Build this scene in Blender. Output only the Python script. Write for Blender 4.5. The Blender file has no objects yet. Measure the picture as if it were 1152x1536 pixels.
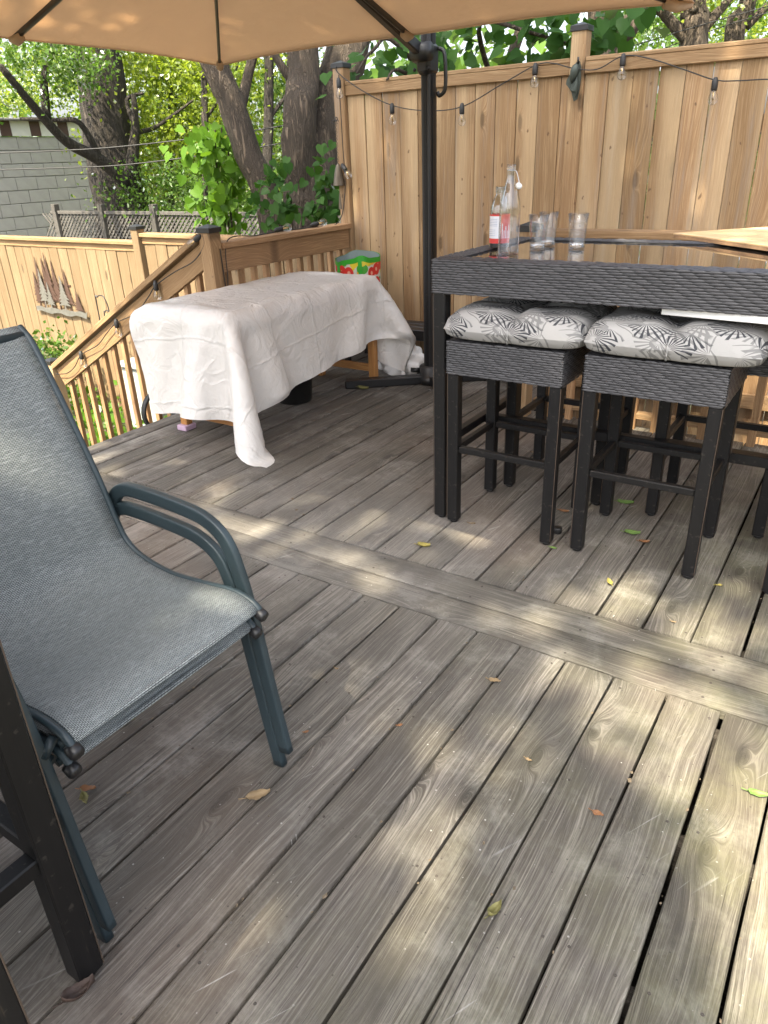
import bpy, math, random
import numpy as np
from mathutils import Matrix, Vector
R=math.radians
random.seed(7); RNG=np.random.default_rng(11)
SC=bpy.context.scene; COL=SC.collection

# ------------------------------------------------------------------ camera (solved from the deck boards and the fence)
CH=1.4; FPX=1090.45; PIT,ROL,YAW=R(25.96127),R(2.19995),R(33.93076)
cp,sp=math.cos(PIT),math.sin(PIT); cy,sy=math.cos(YAW),math.sin(YAW); cr,sr=math.cos(ROL),math.sin(ROL)
rv=Vector((cy,sy,0)); uv=Vector((-sy*sp,cy*sp,cp)); fv=Vector((-sy*cp,cy*cp,-sp))
ax=rv*cr-uv*sr; ay=rv*sr+uv*cr; az=-fv
cam=bpy.data.cameras.new('camera'); camo=bpy.data.objects.new('camera',cam); COL.objects.link(camo)
camo.matrix_world=Matrix(((ax.x,ay.x,az.x,0),(ax.y,ay.y,az.y,0),(ax.z,ay.z,az.z,CH),(0,0,0,1)))
cam.sensor_fit='VERTICAL'; cam.sensor_height=36; cam.sensor_width=27; cam.lens=36*FPX/1536
cam.clip_start=.05; cam.clip_end=2000
SC.camera=camo
def ray(px,py):
    r,u=(px-576)/FPX,-(py-768)/FPX
    return ax*r+ay*u+fv
def atz(px,py,z=0): d=ray(px,py); return Vector((0,0,CH))+d*((z-CH)/d.z)
def aty(px,py,y): d=ray(px,py); return Vector((0,0,CH))+d*(y/d.y)
def atx(px,py,x): d=ray(px,py); return Vector((0,0,CH))+d*(x/d.x)
def atd(px,py,D): d=ray(px,py); return Vector((0,0,CH))+d*(D/(-d.x*sy+d.y*cy))

# ------------------------------------------------------------------ sky, sun, exposure
SUN_EL=R(57); SUN_AZ=Vector((0.03,-1,0)).normalized()       # horizontal direction towards the sun
w=bpy.data.worlds.new('World'); SC.world=w; w.use_nodes=True
wt=w.node_tree; bg=wt.nodes['Background']
sk=wt.nodes.new('ShaderNodeTexSky'); sk.sky_type='NISHITA'; sk.sun_disc=False
sk.sun_elevation=SUN_EL; sk.sun_rotation=math.atan2(SUN_AZ.x,SUN_AZ.y)
sk.air_density=.75; sk.dust_density=5.; sk.ozone_density=.3
hz=wt.nodes.new('ShaderNodeHueSaturation'); hz.inputs['Saturation'].default_value=.45   # hazy, evenly washed-out summer sky
wt.links.new(sk.outputs[0],hz.inputs['Color']); wt.links.new(hz.outputs[0],bg.inputs[0]); bg.inputs[1].default_value=.15
sun=bpy.data.lights.new('sun','SUN'); sun.energy=4.7; sun.angle=R(.53); sun.color=(1,.89,.68)
suno=bpy.data.objects.new('sun',sun); COL.objects.link(suno)
sdir=Vector((SUN_AZ.x*math.cos(SUN_EL),SUN_AZ.y*math.cos(SUN_EL),math.sin(SUN_EL)))
suno.rotation_euler=sdir.to_track_quat('Z','Y').to_euler(); suno.location=sdir*30
SC.view_settings.view_transform='Standard'; SC.view_settings.look='None'
SC.view_settings.exposure=2.05; SC.view_settings.gamma=1
SC.render.engine='CYCLES'
SC.cycles.max_bounces=8; SC.cycles.transparent_max_bounces=12; SC.cycles.transmission_bounces=8

# ------------------------------------------------------------------ mesh helpers
def lk(o,parent=None):
    COL.objects.link(o)
    if parent: o.parent=parent
    return o
def tag(o,label=None,cat=None,group=None,kind=None):
    if label: o['label']=label
    if cat: o['category']=cat
    if group: o['group']=group
    if kind: o['kind']=kind
    return o
def thing(name,loc,label,cat,group=None):
    o=bpy.data.objects.new(name,None); o.location=loc; o.empty_display_size=.1
    lk(o); return tag(o,label,cat,group)
def frame(d,up=(0,0,1)):
    d=Vector(d).normalized(); u=Vector(up)
    if abs(d.dot(u))>.97: u=Vector((0,1,0)) if abs(d.y)<.9 else Vector((1,0,0))
    x=u.cross(d).normalized(); return x,d.cross(x).normalized(),d
def smooth_pts(pts,n=6):
    """Catmull-Rom through the points"""
    P=[Vector(p) for p in pts]; out=[]
    for i in range(len(P)-1):
        a,b,c,d=P[max(i-1,0)],P[i],P[i+1],P[min(i+2,len(P)-1)]
        for k in range(n):
            t=k/n; out.append(.5*((2*b)+(c-a)*t+(2*a-5*b+4*c-d)*t*t+(3*b-a-3*c+d)*t**3))
    out.append(P[-1]); return out
class MB:
    def __init__(s): s.v=[]; s.f=[]
    def add(s,vs,fs):
        o=len(s.v); s.v+=[tuple(v) for v in vs]; s.f+=[tuple(i+o for i in f) for f in fs]; return s
    def box(s,c,size,ch=.003,rot=None):
        hx,hy,hz=[q/2 for q in size]; ch=min(ch,hx*.45,hy*.45,hz*.45); vs=[]; idx={}
        for sx in(-1,1):
            for sy_ in(-1,1):
                for sz in(-1,1):
                    for a in range(3):
                        p=[sx*(hx-ch),sy_*(hy-ch),sz*(hz-ch)]; p[a]=(sx*hx,sy_*hy,sz*hz)[a]
                        idx[sx,sy_,sz,a]=len(vs); vs.append(p)
        fs=[]
        for a in range(3):
            b,c_=(a+1)%3,(a+2)%3
            for sg in(-1,1):
                q=[]
                for ub,uc in((-1,-1),(1,-1),(1,1),(-1,1)):
                    k=[0,0,0]; k[a]=sg; k[b]=ub; k[c_]=uc; q.append(idx[k[0],k[1],k[2],a])
                fs.append(q if sg>0 else q[::-1])
            for sb in(-1,1):
                for sc_ in(-1,1):
                    def g(u,ax_):
                        k=[0,0,0]; k[a]=u; k[b]=sb; k[c_]=sc_; return idx[k[0],k[1],k[2],ax_]
                    q=[g(-1,b),g(1,b),g(1,c_),g(-1,c_)]
                    fs.append(q if sb*sc_<0 else q[::-1])
        for sx in(-1,1):
            for sy_ in(-1,1):
                for sz in(-1,1):
                    q=[idx[sx,sy_,sz,0],idx[sx,sy_,sz,1],idx[sx,sy_,sz,2]]
                    fs.append(q if sx*sy_*sz>0 else q[::-1])
        C=Vector(c)
        return s.add([(C+(rot@Vector(v) if rot else Vector(v))) for v in vs],fs)
    def bar(s,a,b,w,h,ch=.002,up=(0,0,1)):
        a,b=Vector(a),Vector(b); x,y,z=frame(b-a,up)
        m=Matrix((x,y,z)).transposed()
        return s.box((a+b)/2,(w,h,(b-a).length),ch,m)
    def tube(s,pts,r,seg=10,cap=True,flat=None,up=(0,0,1)):
        """r: number or list; flat=(w,h) sweeps a rounded rectangle instead"""
        P=[Vector(p) for p in pts]; n=len(P); vs=[]; fs=[]; px=None
        for i,p in enumerate(P):
            d=(P[min(i+1,n-1)]-P[max(i-1,0)])
            if px is None: x,y,d=frame(d,up)
            else:
                d=d.normalized(); x=(px-d*px.dot(d)).normalized(); y=d.cross(x)
            px=x
            rr=r[i] if hasattr(r,'__len__') else r
            for k in range(seg):
                a=2*math.pi*(k+.5)/seg
                if flat:
                    ca,sa=math.cos(a),math.sin(a); q=.35
                    vs.append(p+x*(flat[0]/2*math.copysign(abs(ca)**q,ca))+y*(flat[1]/2*math.copysign(abs(sa)**q,sa)))
                else: vs.append(p+x*(rr*math.cos(a))+y*(rr*math.sin(a)))
        for i in range(n-1):
            for k in range(seg):
                k2=(k+1)%seg; fs.append((i*seg+k,i*seg+k2,(i+1)*seg+k2,(i+1)*seg+k))
        if cap: fs+=[tuple(range(seg))[::-1],tuple((n-1)*seg+k for k in range(seg))]
        return s.add(vs,fs)
    def lathe(s,c,prof,seg=24,axis=(0,0,1),wob=None):
        x,y,d=frame(axis); C=Vector(c); vs=[]; fs=[]; n=len(prof)
        for i,(r,z) in enumerate(prof):
            for k in range(seg):
                a=2*math.pi*k/seg; q=r*(wob(a,z) if wob else 1)
                vs.append(C+x*(q*math.cos(a))+y*(q*math.sin(a))+d*z)
        for i in range(n-1):
            for k in range(seg):
                k2=(k+1)%seg; fs.append((i*seg+k,i*seg+k2,(i+1)*seg+k2,(i+1)*seg+k))
        if prof[0][0]>1e-4: fs.append(tuple(range(seg))[::-1])
        if prof[-1][0]>1e-4: fs.append(tuple((n-1)*seg+k for k in range(seg)))
        return s.add(vs,fs)
    def prism(s,poly,o,u,v,t):
        """extrude the 2-D polygon (in axes u,v at o) by t along u x v"""
        o,u,v=Vector(o),Vector(u),Vector(v); n=u.cross(v).normalized()*t; k=len(poly)
        A=[o+u*p[0]+v*p[1] for p in poly]; B=[a+n for a in A]
        return s.add(A+B,[tuple(range(k))[::-1],tuple(range(k,2*k))]+[(i,(i+1)%k,k+(i+1)%k,k+i) for i in range(k)])
    def grid(s,P):
        """P[i][j] points"""
        n,m=len(P),len(P[0]); return s.add([p for r_ in P for p in r_],[(i*m+j,(i+1)*m+j,(i+1)*m+j+1,i*m+j+1) for i in range(n-1) for j in range(m-1)])
    def build(s,name,mat,parent=None,smooth=False,loc=None):
        """loc (world) becomes the origin; without it the parent's location is the origin"""
        base=Vector((0,0,0)); q=parent
        while q: base=base+Vector(q.location); q=q.parent
        L=Vector(loc) if loc is not None else base
        me=bpy.data.meshes.new(name); me.from_pydata([(v[0]-L.x,v[1]-L.y,v[2]-L.z) for v in s.v],[],s.f)
        if smooth: me.polygons.foreach_set('use_smooth',[True]*len(me.polygons))
        me.materials.append(mat); me.update()
        o=bpy.data.objects.new(name,me); lk(o,parent); o.location=L-base; return o
def soft(o,ang=35):
    """smooth shading with sharp edges above ang"""
    o.data.polygons.foreach_set('use_smooth',[True]*len(o.data.polygons)); o.data.set_sharp_from_angle(angle=R(ang)); return o
def inst(src,name,parent,loc,rot=None):
    o=bpy.data.objects.new(name,src.data if hasattr(src,'data') else src); lk(o,parent); o.location=loc
    if rot: o.rotation_euler=rot
    return o
def copy_tree(o,parent=None):
    c=o.copy(); COL.objects.link(c); c.parent=parent
    for ch in list(o.children): copy_tree(ch,c)
    return c

# ------------------------------------------------------------------ materials
def newmat(name):
    m=bpy.data.materials.new(name); m.use_nodes=True; t=m.node_tree
    return m,t,t.nodes['Principled BSDF']
def nd(t,typ,ins=None,**props):
    n=t.nodes.new('ShaderNode'+typ)
    for k,v in props.items(): setattr(n,k,v)
    for k,v in (ins or {}).items():
        if isinstance(v,bpy.types.NodeSocket): t.links.new(v,n.inputs[k])
        else: n.inputs[k].default_value=v
    return n
def mt(t,op,a,b=0.,c=0.,clamp=False):
    n=nd(t,'Math',{0:a,1:b,2:c},operation=op); n.use_clamp=clamp; return n.outputs[0]
def mix(t,f,a,b,mode='MIX'):
    n=t.nodes.new('ShaderNodeMix'); n.data_type='RGBA'; n.blend_type=mode
    for i,v in ((0,f),(6,a),(7,b)):
        if isinstance(v,bpy.types.NodeSocket): t.links.new(v,n.inputs[i])
        else: n.inputs[i].default_value=(*v,1) if hasattr(v,'__len__') and len(v)==3 else v
    return n.outputs[2]
def sstep(t,x,a,b):
    n=nd(t,'MapRange',{'Value':x,'From Min':a,'From Max':b}); n.interpolation_type='SMOOTHSTEP'; return n.outputs[0]
def noise(t,vec,scale,detail=3,rough=.55,dist=0.):
    return nd(t,'TexNoise',{'Vector':vec,'Scale':scale,'Detail':detail,'Roughness':rough,'Distortion':dist}).outputs[0]
def comb(t,x,y,z): return nd(t,'CombineXYZ',{0:x,1:y,2:z}).outputs[0]
def bump(t,bs,h,dist,strength=1.):
    n=nd(t,'Bump',{'Height':h,'Distance':dist,'Strength':strength}); t.links.new(n.outputs[0],bs.inputs['Normal']); return n
def plain(name,col,rough=.5,metal=0.,var=.12,nscale=9.,bmp=0.,bscale=60.,spec=.5,coat=0.):
    m,t,b=newmat(name); tc=nd(t,'TexCoord').outputs['Object']
    n=noise(t,tc,nscale,4); lo=tuple(c*(1-var) for c in col); hi=tuple(min(1,c*(1+var)) for c in col)
    t.links.new(mix(t,n,lo,hi),b.inputs['Base Color'])
    t.links.new(mt(t,'MULTIPLY_ADD',n,.2,rough-.1),b.inputs['Roughness'])
    b.inputs['Metallic'].default_value=metal; b.inputs['Specular IOR Level'].default_value=spec
    b.inputs['Coat Weight'].default_value=coat
    if bmp: bump(t,b,noise(t,tc,bscale,4),bmp)
    return m
def wood(name,axis,dark,light,width=.14,rough=.7,grain=1.,knots=1.,var=.25,tint=None,bmp=.0012,weather=None):
    """axis: the local axis the grain runs along"""
    m,t,b=newmat(name)
    tc=nd(t,'TexCoord'); oi=nd(t,'ObjectInfo').outputs['Random']
    sx=nd(t,'SeparateXYZ',{0:tc.outputs['Object']})
    o=[sx.outputs[i] for i in range(3)]; L=o[axis]; A=o[(axis+1)%3]; B=o[(axis+2)%3]
    if axis==2: A,B=o[0],o[1]
    if axis==1: A,B=o[0],o[2]
    off=mt(t,'MULTIPLY',oi,37.); off2=mt(t,'MULTIPLY',oi,91.7)
    L=mt(t,'ADD',L,off2); A0=mt(t,'ADD',A,off); B0=B
    A1=mt(t,'ADD',A0,mt(t,'MULTIPLY',B0,.8))
    # knots
    kv=comb(t,mt(t,'MULTIPLY',A0,.8/width),mt(t,'MULTIPLY',L,1.7),off)
    vo=nd(t,'TexVoronoi',{'Vector':kv,'Scale':1.,'Randomness':1.},voronoi_dimensions='2D')
    d=vo.outputs['Distance']; csep=nd(t,'SeparateColor',{0:vo.outputs['Color']})
    has=sstep(t,csep.outputs[0],1-.42*knots,1-.40*knots)
    infl=mt(t,'MULTIPLY',mt(t,'EXPONENT',mt(t,'MULTIPLY',d,-9.)),has)
    kn=mt(t,'MULTIPLY',sstep(t,d,.115,.05),has)
    # warped grain
    wv=noise(t,comb(t,mt(t,'MULTIPLY',A1,5.),mt(t,'MULTIPLY',L,1.1),off),1.,2)
    ra=mt(t,'ADD',A1,mt(t,'ADD',mt(t,'MULTIPLY',wv,.09*grain),mt(t,'MULTIPLY',infl,.075)))
    fib=sstep(t,noise(t,comb(t,mt(t,'MULTIPLY',ra,210.),mt(t,'MULTIPLY',L,2.6),off),1.,4,.62),.36,.64)
    rj=noise(t,comb(t,mt(t,'MULTIPLY',ra,30.),mt(t,'MULTIPLY',L,1.4),off),1.,2)
    ring=nd(t,'Math',{0:mt(t,'ADD',mt(t,'MULTIPLY',ra,330.),mt(t,'MULTIPLY',rj,14.))},operation='SINE').outputs[0]
    ring=mt(t,'MULTIPLY',mt(t,'MULTIPLY_ADD',ring,.5,.5),sstep(t,noise(t,comb(t,mt(t,'MULTIPLY',A0,12.),mt(t,'MULTIPLY',L,2.),off2),1.,2),.35,.65))
    fine_=sstep(t,noise(t,comb(t,mt(t,'MULTIPLY',ra,560.),mt(t,'MULTIPLY',L,7.),off),1.,3,.6),.36,.64)
    blotch=noise(t,comb(t,mt(t,'MULTIPLY',A0,9.),mt(t,'MULTIPLY',L,1.6),off),1.,3)
    g=mt(t,'ADD',mt(t,'ADD',mt(t,'MULTIPLY',fib,.20),mt(t,'MULTIPLY',fine_,.18)),mt(t,'ADD',mt(t,'MULTIPLY',ring,.10*grain),mt(t,'MULTIPLY',blotch,.42)))
    g=sstep(t,g,.30,.86)
    col=mix(t,g,dark,light)
    rv_=mt(t,'MULTIPLY_ADD',nd(t,'TexWhiteNoise',{'W':mt(t,'MULTIPLY',oi,977.)},noise_dimensions='1D').outputs[0],2*var,1-var)
    col=mix(t,1.,col,nd(t,'CombineColor',{0:rv_,1:rv_,2:mt(t,'POWER',rv_,1.15)}).outputs[0],'MULTIPLY')
    col=mix(t,mt(t,'MULTIPLY',kn,.72),col,tuple(c*.35 for c in dark))
    h=mt(t,'SUBTRACT',mt(t,'ADD',mt(t,'ADD',mt(t,'MULTIPLY',fib,.5),mt(t,'MULTIPLY',fine_,.5)),mt(t,'MULTIPLY',ring,.22)),mt(t,'MULTIPLY',kn,.4))
    ro=mt(t,'MULTIPLY_ADD',g,-.12,rough+.06)
    if weather: col,h,ro=weather(t,col,h,ro,L,A0,off,oi)
    t.links.new(col,b.inputs['Base Color']); t.links.new(ro,b.inputs['Roughness'])
    b.inputs['Specular IOR Level'].default_value=.35
    bump(t,b,h,bmp); return m
def deck_weather(t,col,h,ro,L,A0,off,oi):
    geo=nd(t,'NewGeometry').outputs['Position']; s=nd(t,'SeparateXYZ',{0:geo})
    P=comb(t,s.outputs[0],s.outputs[1],0.)
    big=noise(t,P,1.3,4,.6); med=noise(t,P,5.,5,.65); fine=noise(t,P,130.,3,.6)
    # pale worn patches, sky sheen painted pale across the mid deck, darker damp stains, green algae towards the open side
    wear_sheen=mt(t,'MULTIPLY',sstep(t,noise(t,P,3.4,6,.75,.2),.47,.66),sstep(t,med,.35,.62))
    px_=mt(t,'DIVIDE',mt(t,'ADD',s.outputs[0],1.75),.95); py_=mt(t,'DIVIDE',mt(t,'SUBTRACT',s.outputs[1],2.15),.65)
    span=mt(t,'EXPONENT',mt(t,'MULTIPLY',mt(t,'ADD',mt(t,'MULTIPLY',px_,px_),mt(t,'MULTIPLY',py_,py_)),-1.))  # soft pale oval: mid-deck sheen put into the board colour
    wear_sheen=mt(t,'ADD',wear_sheen,mt(t,'MULTIPLY',span,mt(t,'MULTIPLY_ADD',med,1.4,.1)),clamp=True)
    col=mix(t,mt(t,'MULTIPLY',wear_sheen,.36),col,(.38,.365,.335))
    damp=sstep(t,noise(t,comb(t,mt(t,'MULTIPLY',s.outputs[0],1.7),mt(t,'MULTIPLY',s.outputs[1],.9),4.),1.6,4,.6),.50,.70)
    col=mix(t,mt(t,'MULTIPLY',damp,.40),col,(.075,.065,.058))
    alg=mt(t,'MULTIPLY',sstep(t,mt(t,'ADD',s.outputs[0],mt(t,'MULTIPLY',big,1.6)),-.4,1.2),sstep(t,med,.3,.7))
    col=mix(t,mt(t,'MULTIPLY',alg,.35),col,(.20,.20,.10))
    red=sstep(t,noise(t,P,1.0,2,.5,.3),.52,.68)
    col=mix(t,mt(t,'MULTIPLY',red,.22),col,(.24,.165,.12))
    # scratches and white specks
    a=R(62); c,s_=math.cos(a),math.sin(a)
    u=mt(t,'ADD',mt(t,'MULTIPLY',s.outputs[0],c),mt(t,'MULTIPLY',s.outputs[1],s_)); v=mt(t,'SUBTRACT',mt(t,'MULTIPLY',s.outputs[1],c),mt(t,'MULTIPLY',s.outputs[0],s_))
    scr=noise(t,comb(t,mt(t,'MULTIPLY',u,3.2),mt(t,'MULTIPLY',v,75.),1.),1.,2,.5,.4)
    scr=mt(t,'MULTIPLY',sstep(t,scr,.68,.74),sstep(t,noise(t,P,3.,2),.50,.62))
    col=mix(t,mt(t,'MULTIPLY',scr,.45),col,(.48,.48,.47))
    sp_=nd(t,'TexVoronoi',{'Vector':P,'Scale':42.,'Randomness':1.},voronoi_dimensions='2D')
    sel=nd(t,'SeparateColor',{0:sp_.outputs['Color']})
    spk=mt(t,'MULTIPLY',sstep(t,mt(t,'SUBTRACT',sp_.outputs['Distance'],mt(t,'MULTIPLY',sel.outputs[2],.07)),.05,.01),mt(t,'MULTIPLY',sstep(t,sel.outputs[0],.90,.91),sstep(t,noise(t,P,2.7,3),.46,.56)))
    col=mix(t,mt(t,'MULTIPLY',spk,.5),col,(.62,.61,.58))
    dk=mt(t,'MULTIPLY',sstep(t,sp_.outputs['Distance'],.10,.06),sstep(t,sel.outputs[1],.95,.96))
    col=mix(t,mt(t,'MULTIPLY',dk,.7),col,(.03,.026,.022))
    col=mix(t,mt(t,'MULTIPLY',sstep(t,fine,.55,.8),.22),col,(.05,.045,.04))
    ck=noise(t,comb(t,mt(t,'MULTIPLY',A0,150.),mt(t,'MULTIPLY',L,1.6),off),1.,2,.5,.15)
    ck=mt(t,'MULTIPLY',sstep(t,ck,.665,.72),sstep(t,noise(t,comb(t,mt(t,'MULTIPLY',A0,9.),mt(t,'MULTIPLY',L,1.),off),1.,2),.45,.6))
    col=mix(t,mt(t,'MULTIPLY',ck,.8),col,(.022,.019,.016)); h=mt(t,'SUBTRACT',h,mt(t,'MULTIPLY',ck,.8))
    pores=noise(t,comb(t,mt(t,'MULTIPLY',A0,900.),mt(t,'MULTIPLY',L,38.),off),1.,2,.6)
    col=mix(t,mt(t,'MULTIPLY',sstep(t,pores,.50,.70),.38),col,(.05,.044,.038))
    return col,h,ro
def fence_weather(t,col,h,ro,L,A0,off,oi):
    st=noise(t,comb(t,mt(t,'MULTIPLY',A0,14.),mt(t,'MULTIPLY',L,.7),off),1.,4,.65)
    col=mix(t,mt(t,'MULTIPLY',sstep(t,st,.50,.70),.55),col,(.25,.215,.18))
    sk_=noise(t,comb(t,mt(t,'MULTIPLY',A0,75.),mt(t,'MULTIPLY',L,.55),off),1.,3,.6,.2)
    col=mix(t,mt(t,'MULTIPLY',sstep(t,sk_,.52,.70),.45),col,(.24,.135,.06))
    hw=noise(t,comb(t,mt(t,'MULTIPLY',A0,5.),mt(t,'MULTIPLY',L,.25),off),1.,1)
    col=mix(t,mt(t,'MULTIPLY',sstep(t,hw,.45,.62),.4),col,(.60,.46,.28))
    jx=mt(t,'MULTIPLY',noise(t,comb(t,mt(t,'MULTIPLY',A0,40.),mt(t,'MULTIPLY',L,25.),off),1.,2),.35)
    sp_=nd(t,'TexVoronoi',{'Vector':comb(t,mt(t,'ADD',mt(t,'MULTIPLY',A0,11.),jx),mt(t,'ADD',mt(t,'MULTIPLY',L,6.5),jx),0.),'Scale':1.,'Randomness':1.},voronoi_dimensions='2D')
    sel=nd(t,'SeparateColor',{0:sp_.outputs['Color']})
    k=mt(t,'MULTIPLY',sstep(t,sp_.outputs['Distance'],.085,.04),sstep(t,sel.outputs[0],.74,.76))
    col=mix(t,mt(t,'MULTIPLY',k,.75),col,(.10,.055,.03))
    return col,h,ro
M={}
GRD,GRL=(.070,.062,.052),(.262,.242,.208)
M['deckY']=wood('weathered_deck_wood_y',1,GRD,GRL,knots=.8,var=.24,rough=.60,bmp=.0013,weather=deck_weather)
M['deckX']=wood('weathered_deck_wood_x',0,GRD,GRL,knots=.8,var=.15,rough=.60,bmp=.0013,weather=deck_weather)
FD,FL=(.235,.142,.068),(.435,.300,.165)
M['fence']=wood('cedar_fence_wood',2,FD,FL,knots=.9,var=.24,rough=.65,weather=fence_weather)
M['fenceX']=wood('cedar_rail_wood_x',0,FD,FL,knots=.4,var=.08,rough=.65)
M['fenceY']=wood('cedar_rail_wood_y',1,(.24,.14,.07),(.48,.31,.165),knots=.4,var=.08,rough=.65)
M['pale_fence']=wood('pale_pine_fence_wood',2,(.165,.112,.060),(.275,.200,.118),knots=.7,var=.12,rough=.65)
M['baluster']=wood('baluster_wood',2,(.27,.155,.075),(.50,.325,.17),width=.05,knots=.3,var=.2)
M['grey_fence']=wood('grey_weathered_fence_wood',2,(.06,.056,.05),(.16,.152,.14),knots=.4,var=.2)
M['oak']=wood('honey_table_wood',2,(.33,.15,.045),(.55,.28,.09),width=.06,knots=.1,var=.1,rough=.45)
M['oakX']=wood('honey_table_wood_x',0,(.33,.15,.045),(.55,.28,.09),width=.06,knots=.1,var=.1,rough=.45)
M['ply']=wood('plywood_face',0,(.50,.33,.17),(.72,.53,.32),width=.5,knots=.1,var=.05,rough=.6,bmp=.0004)
M['black_metal']=plain('black_powder_coat',(.012,.012,.013),.38,0,.3,20,.0002,300)
def worn_black():
    m,t,b=newmat('worn_black_paint'); tc=nd(t,'TexCoord').outputs['Object']; s=nd(t,'SeparateXYZ',{0:tc})
    n=noise(t,comb(t,mt(t,'MULTIPLY',s.outputs[0],70.),mt(t,'MULTIPLY',s.outputs[1],70.),mt(t,'MULTIPLY',s.outputs[2],5.)),1.,4,.7)
    col=mix(t,n,(.003,.003,.0035),(.011,.0105,.0105))
    col=mix(t,mt(t,'MULTIPLY',sstep(t,n,.66,.76),.4),col,(.075,.055,.038))
    pt=nd(t,'NewGeometry').outputs['Pointiness']
    col=mix(t,mt(t,'MULTIPLY',sstep(t,noise(t,tc,60.,3),.62,.72),.4),col,(.07,.06,.05))
    t.links.new(col,b.inputs['Base Color']); b.inputs['Roughness'].default_value=.45; b.inputs['Specular IOR Level'].default_value=.3
    bump(t,b,n,.0004); return m
M['leg']=worn_black()
M['edge']=plain('bare_rubbed_edge',(.07,.05,.036),.5)
def wicker():
    m,t,b=newmat('charcoal_wicker'); tc=nd(t,'TexCoord').outputs['Object']
    at=nd(t,'Attribute',attribute_name='rnd').outputs['Fac']
    n=noise(t,tc,40.,3); col=mix(t,mt(t,'ADD',mt(t,'MULTIPLY',n,.4),mt(t,'MULTIPLY',at,.6)),(.032,.032,.035),(.070,.069,.074))
    t.links.new(col,b.inputs['Base Color']); b.inputs['Roughness'].default_value=.42
    bump(t,b,noise(t,tc,500.,2),.0002); return m
M['wicker']=wicker()
M['wicker_base']=plain('wicker_shadow_base',(.024,.024,.025),.7)
def glassy(name,col=(1,1,1),rough=0.,ior=1.45):
    m,t,b=newmat(name); b.inputs['Base Color'].default_value=(*col,1); b.inputs['Transmission Weight'].default_value=1.
    b.inputs['Roughness'].default_value=rough; b.inputs['IOR'].default_value=ior
    tc=nd(t,'TexCoord').outputs['Object']; bump(t,b,noise(t,tc,25.,2),.0003); return m
def thin_glass(name,col=(.97,.98,.98)):
    m,t,b=newmat(name); out=t.nodes['Material Output']
    tr=nd(t,'BsdfTransparent',{'Color':(*col,1)}); gl=nd(t,'BsdfGlossy',{'Roughness':.03})
    fr=nd(t,'LayerWeight',{'Blend':.16}); tc=nd(t,'TexCoord').outputs['Object']
    bm=nd(t,'Bump',{'Height':noise(t,tc,30.,2),'Distance':.0012}); t.links.new(bm.outputs[0],gl.inputs['Normal'])
    mx=nd(t,'MixShader',{0:mt(t,'MINIMUM',mt(t,'MULTIPLY_ADD',fr.outputs['Fresnel'],.8,.06),.5),1:tr.outputs[0],2:gl.outputs[0]})
    t.links.new(mx.outputs[0],out.inputs['Surface']); return m
M['glass']=thin_glass('clear_bottle_glass',(.96,.97,.98)); M['glass_solid']=glassy('solid_glass_base'); M['bulb']=thin_glass('bulb_glass')
M['pet']=thin_glass('clear_plastic',(.93,.95,.95))
def tabletop_glass():
    m,t,b=newmat('dark_tabletop_glass'); tc=nd(t,'TexCoord').outputs['Object']; n=noise(t,tc,6.,5,.6)
    t.links.new(mix(t,n,(.016,.013,.011),(.03,.026,.022)),b.inputs['Base Color'])
    t.links.new(mt(t,'MULTIPLY_ADD',sstep(t,n,.4,.7),.07,.03),b.inputs['Roughness']); b.inputs['IOR'].default_value=1.6
    b.inputs['Coat Weight'].default_value=.6; b.inputs['Coat Roughness'].default_value=.02
    return m
M['top_glass']=tabletop_glass()
def leafmat(name,dark,light,trans=.45,gloss=.08):
    m,t,b=newmat(name); out=t.nodes['Material Output']
    at=nd(t,'Attribute',attribute_name='rnd').outputs['Fac']; tc=nd(t,'TexCoord').outputs['Object']
    n=noise(t,tc,1.2,3); f=mt(t,'ADD',mt(t,'MULTIPLY',at,.65),mt(t,'MULTIPLY',n,.4),clamp=True)
    col=mix(t,f,dark,light); tcol=mix(t,1.,col,(1.5,1.5,.55),'MULTIPLY')
    df=nd(t,'BsdfDiffuse',{'Color':col}); tr=nd(t,'BsdfTranslucent',{'Color':tcol}); gl=nd(t,'BsdfGlossy',{'Color':(1,1,1,1),'Roughness':.35})
    a=nd(t,'MixShader',{0:trans,1:df.outputs[0],2:tr.outputs[0]}); fr=nd(t,'LayerWeight',{'Blend':.3})
    mx=nd(t,'MixShader',{0:mt(t,'MULTIPLY',fr.outputs['Fresnel'],gloss*4),1:a.outputs[0],2:gl.outputs[0]})
    t.links.new(mx.outputs[0],out.inputs['Surface']); return m
M['leaf_bright']=leafmat('bright_green_leaf',(.075,.135,.013),(.27,.33,.04),.58)
M['leaf_mid']=leafmat('mid_green_leaf',(.035,.085,.014),(.10,.18,.03),.45)
M['leaf_dark']=leafmat('dark_green_leaf',(.016,.045,.012),(.045,.095,.022),.3)
M['leaf_heart']=leafmat('heart_leaf',(.020,.060,.014),(.055,.125,.03),.40,.04)
M['leaf_vine']=leafmat('sunny_vine_leaf',(.055,.13,.014),(.12,.23,.028),.5,.05)
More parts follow.
